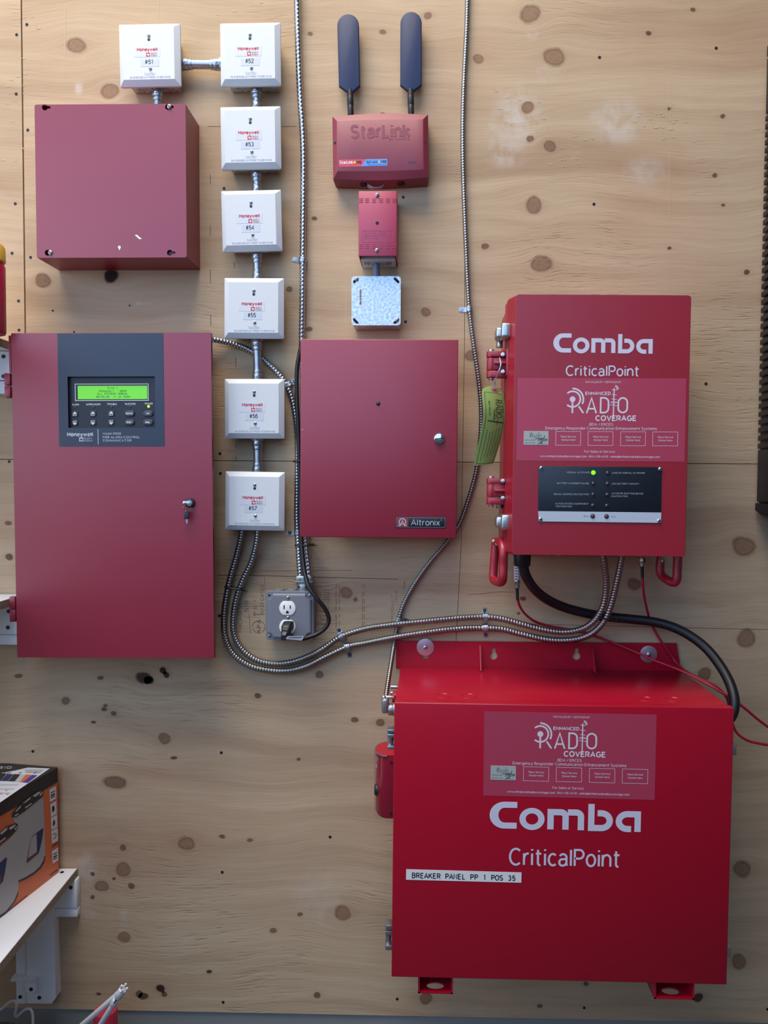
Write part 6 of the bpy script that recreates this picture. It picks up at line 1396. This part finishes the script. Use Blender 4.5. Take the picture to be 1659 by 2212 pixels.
def segs(mb, pts, t, hit, off):
    for (a, b), (c, e) in zip(pts, pts[1:]):
        l = math.hypot(c - a, e - b) or 1; nx_, ny_ = -(e - b) / l * t / 2, (c - a) / l * t / 2; mb.poly([hit(*p, off) for p in z6([(a + nx_, b + ny_), (c + nx_, e + ny_), (c - nx_, e - ny_), (a - nx_, b - ny_)])])
for pts in ([(60, 122), (70, 97)], [(85, 120), (95, 98), (140, 97), (156, 104), (146, 119), (85, 120)], [(45, 99), (5, 99), (-15, 108), (-12, 121), (30, 121), (35, 111), (10, 111)]): segs(m, pts, 6, hitT, .0008)
m.build('brand_lettering', CARTON_WHT, tp, flatshade=True)
m = MB(); segs(m, [(0, 130), (110, 132)], 3, hitT, .0008); m.build('brand_underline', mat('dull_red_print', (130, 60, 60), .5), tp, flatshade=True)
# printed vacuum drums on the orange side
m = MB(); pR(m, z6([(170, 775), (250, 700), (400, 590), (560, 485), (575, 520), (592, 900), (602, 1260), (596, 1330), (560, 1400), (480, 1490), (390, 1560), (240, 1640), (235, 1500), (215, 900)]), .0005); g = m.build('printed_drum', CARTON_GRY, sb, flatshade=True)
m = MB(); pR(m, z6([(592, 1280), (602, 1290), (590, 1370), (540, 1450), (450, 1530), (350, 1590), (245, 1635), (245, 1610), (350, 1560), (450, 1500), (530, 1425), (575, 1350)]), .0007); m.build('drum_shadow_line', CARTON_BLK, g, flatshade=True)
m = MB(); pR(m, z6([(0, 1160), (120, 1060), (235, 930), (240, 1000), (245, 1760), (200, 1880), (80, 2030), (0, 2075), (-200, 2180), (-200, 1290)]), .0009); g2 = m.build('printed_drum', CARTON_GRY, sb, flatshade=True)
m = MB(); pR(m, z6([(245, 1740), (243, 1790), (200, 1895), (80, 2045), (0, 2100), (0, 2070), (80, 2020), (190, 1880)]), .0011); m.build('drum_shadow_line', CARTON_BLK, g2, flatshade=True)
m = MB(); pR(m, z6([(160, 770), (158, 730), (195, 670), (300, 560), (420, 465), (540, 405), (570, 410), (578, 440), (560, 500), (450, 590), (330, 690), (210, 770)]), .0011); ld = m.build('printed_lid', CARTON_BLK, sb, flatshade=True)
m = MB(); pR(m, z6([(0, 975), (100, 890), (210, 848), (238, 865), (236, 910), (150, 1010), (0, 1130), (-150, 1230), (-150, 1080)]), .0013); ld2 = m.build('printed_lid', CARTON_BLK, sb, flatshade=True)
m = MB()
for pts in ([(195, 700), (240, 650), (285, 605), (270, 645), (225, 690)], [(300, 590), (380, 520), (410, 500), (400, 530), (340, 575)], [(430, 490), (500, 440), (545, 425), (530, 450), (470, 500)], [(330, 640), (420, 580), (425, 592), (340, 655)], [(520, 480), (560, 430), (568, 440), (545, 485)], [(190, 750), (240, 715), (245, 730), (205, 760)]): pR(m, z6(pts), .0014)
m.build('lid_highlights', CARTON_LGR, ld, flatshade=True)
m = MB()
for pts in ([(0, 985), (60, 930), (105, 905), (90, 940), (20, 1000)], [(120, 910), (190, 870), (215, 870), (180, 910), (130, 940)], [(0, 1090), (70, 1035), (80, 1048), (0, 1110)], [(190, 930), (225, 885), (230, 895), (205, 940)]): pR(m, z6(pts), .0016)
m.build('lid_highlights', CARTON_LGR, ld2, flatshade=True)
m = MB(); pR(m, z6([(410, 1060), (435, 1020), (560, 920), (578, 915), (560, 1060), (528, 1200), (510, 1250), (370, 1370), (350, 1372)]), .0008); sw = m.build('printed_badge', CARTON_BLUE, g, flatshade=True)
m = MB(); pR(m, z6([(412, 1062), (437, 1026), (484, 990), (490, 1100), (490, 1230), (395, 1300), (370, 1310)]), .001); m.build('badge_grey', CARTON_GRY, sw, flatshade=True)
m = MB(); pR(m, z6([(367, 1315), (490, 1235), (505, 1250), (372, 1366), (352, 1370)]), .001); m.build('badge_brown', CARTON_BROWN, sw, flatshade=True)
m = MB(); pR(m, z6([(0, 1375), (80, 1305), (95, 1310), (65, 1500), (40, 1620), (0, 1670), (-100, 1750), (-100, 1450)]), .0012); sw = m.build('printed_badge', CARTON_BLUE, g2, flatshade=True)
m = MB(); pR(m, z6([(0, 1550), (30, 1530), (20, 1600), (0, 1655), (-100, 1740), (-100, 1620)]), .0014); m.build('badge_brown', CARTON_BROWN, sw, flatshade=True)
for x0, x1, ya, yb, sk in ((655, 742, 405, 572, 50), (668, 748, 595, 770, 45), (675, 757, 780, 945, 45), (682, 765, 955, 1125, 45), (690, 770, 1222, 1390, 52)):
    q = [(x0, ya), (x1, ya - sk), (x1 + 6, yb - sk), (x0 + 8, yb)]; t = MB(); pR(t, z6(q), .0006); ic = t.build('icon_panel', CARTON_WHT, cr, flatshade=True)
    t = MB(); cx_, cy_ = (x0 + x1) / 2, (ya + yb - sk) / 2
    if ya in (405, 1222): 
        for k in range(3): pR(t, z6([(x0 + 18, cy_ - 20 + k * 34), (x1 - 12, cy_ - 48 + k * 34), (x1 - 12, cy_ - 36 + k * 34 + (8 if k == 1 else 0)), (x0 + 18, cy_ - 8 + k * 34 + (8 if k == 1 else 0))]), .001)
    elif ya == 595: pR(t, z6([(cx_ - 16, cy_ - 30), (cx_ + 12, cy_ - 46), (cx_ + 18, cy_ + 10), (cx_ - 2, cy_ + 44), (cx_ - 16, cy_ + 30)]), .001)
    elif ya == 780: pR(t, z6([(cx_ - 18, cy_ + 26), (cx_ - 4, cy_ - 44), (cx_ + 20, cy_ - 10), (cx_ + 2, cy_ + 50)]), .001)
    else: segs(t, [(cx_ + 22 * math.cos(R(q_)) , cy_ - 12 * math.cos(R(q_)) - 34 * math.sin(R(q_))) for q_ in range(-150, 151, 25)], 7, hitR, .001)
    t.build('icon', DARK_INK if ya != 780 else mat('dark_green_print', (52, 70, 48), .5), ic, flatshade=True)
m = MB(); segs(m, [(695, 1165), (765, 1108)], 16, hitR, .0006); segs(m, [(665, 1545), (768, 1462)], 14, hitR, .0006); segs(m, [(0, 2095), (180, 1960), (365, 1805)], 7, hitR, .0006); segs(m, [(0, 2135), (160, 2020), (300, 1890)], 7, hitR, .0006)
m.build('side_lettering', CARTON_BROWN, cr, flatshade=True)

# ------------------------------------------------------------------ things standing on the floor whose tops show at the lower left
p = U(22, 2210, .20); gz = U(30, 2189, .082).z
gd = empty('plastic_drum', (-.872, -.200, 0)); tag(gd, 'grey plastic drum lid at the bottom left corner under the shelf', 'drum')
m = MB(); lathe(m, [(0, .085), (.01, .09), (gz - .05, .100), (gz - .036, .108), (gz - .024, .110), (gz - .008, .104), (gz, .092), (gz + .001, .080), (gz - .004, .072), (gz - .003, .05), (gz - .002, .01)], 48); m.build('drum_body', mat('grey_drum_plastic', (88, 92, 98), .25, bump=.05), gd)
m = MB(); m.ring((0, 0, gz - .022), (0, 0, 1), .1105, .0028, 48, 8); m.build('drum_rim', mat('grey_drum_rim', (150, 154, 160), .25), gd)
wc = [(-8,2186,.12),(6,2178,.12),(18,2167,.12),(28,2162,.12),(35,2166,.12),(35,2178,.12),(33,2190,.115),(36,2196,.11),(44,2189,.11),(54,2181,.11),(63,2179,.11),(69,2185,.11),(71,2198,.11),(71,2215,.11)]
P = catmull([U(a, b, dd + .0) for a, b, dd in wc], 8); mid = P[40].copy(); wr = empty('white_wire', mid); tag(wr, 'white wire bent in two loops behind the grey drum', 'wire'); MB().tube([q - mid for q in P], .0026, 10).build('insulation', WHITE_TUBE, wr)
p = U(228, 2215, .10); zt_ = U(228, 2181, .10).z
cn = empty('spray_can', (p.x, -.10, 0)); tag(cn, 'can with a rose red cap behind the white rods at the bottom edge', 'can')
rr_ = (U(252, 2200, .10).x - U(203, 2200, .10).x) / 2
m = MB(); lathe(m, [(0, rr_ * 1.1), (.004, rr_ * 1.15), (zt_ - .075, rr_ * 1.15), (zt_ - .062, rr_ * 1.0)]); m.build('can_body', WHITE_TUBE, cn)
m = MB(); lathe(m, [(zt_ - .062, rr_), (zt_ - .004, rr_), (zt_, rr_ * .95), (zt_ + .0002, rr_ * .4)]); m.build('can_cap', HOTPINK, cn)
def to_floor(a, b):
    """carry the line a->b on until it meets the floor"""
    dv = b - a; return a + dv * ((.0 - a.z) / dv.z)
def rod(name, label, p0, p1, fork):
    a = U(*p0); b = U(*p1); e = to_floor(a, b); e = a + (e - a) * .99; root = empty(name, e); tag(root, label, 'rod', 'white plastic rods'); a2 = a - e; m = MB(); m.cyl(a2, (-a2), .0052, a2.length, 18); m.build('shaft', WHITE_TUBE, root)
    ax = (-a2).normalized(); m = MB()
    if fork:
        m.cyl(a2 + ax * .000, ax, .0072, .026, 20, b=.0008); m.cyl(a2 + ax * .033, ax, .0066, .022, 20, b=.0006)
        sd = ax.cross(Vector((0, 1, 0))).normalized()
        for s in (-1, 1): m.box(-.0016, .0016, -.003, .003, -.012, .010, .0008, 2)
        up = -ax; q = Vector((0, 0, 1)).rotation_difference(up).to_matrix().to_4x4()
        m2 = MB()
        for sx, sy in ((-.0058, 0), (.0058, 0), (0, -.0058), (0, .0058)): m2.box(sx - .0016, sx + .0016, sy - .0016, sy + .0016, -.004, .0075, .0006, 2)
        m2.xf(Matrix.Translation(a2) @ q); me = bpy.data.meshes.new('t'); m2.bm.to_mesh(me); m2.bm.free()
        m = MB(); m.cyl(a2, ax, .0074, .026, 20, b=.0008); m.cyl(a2 + ax * .034, ax, .0066, .020, 20, b=.0006); m.cyl(a2 + ax * .02, ax, .0056, .02, 16); m.bm.from_mesh(me); bpy.data.meshes.remove(me)
        hd = m.build('forked_tip', WHITE_TUBE, root)
        m = MB(); m.box(a2.x + ax.x * .030 - .0016, a2.x + ax.x * .030 + .0008, a2.y + ax.y * .03 - .0078, a2.y + ax.y * .03 - .0070, a2.z + ax.z * .030 - .007, a2.z + ax.z * .030 + .006, 0, 1, Matrix.Rotation(R(32), 3, 'Y')); m.build('tip_slot', DARK_INK, hd)
    else: m.cyl(a2, ax, .0056, .006, 16, b=.001); m.build('end_cap', WHITE_TUBE, root)
rod('plastic_rod', 'white plastic rod with a forked tip, leaning in front of the red cap', (266, 2136, .25), (218, 2212, .21), True)
rod('plastic_rod', 'plain white plastic rod leaning behind the forked one', (256, 2146, .215), (180, 2212, .175), False)
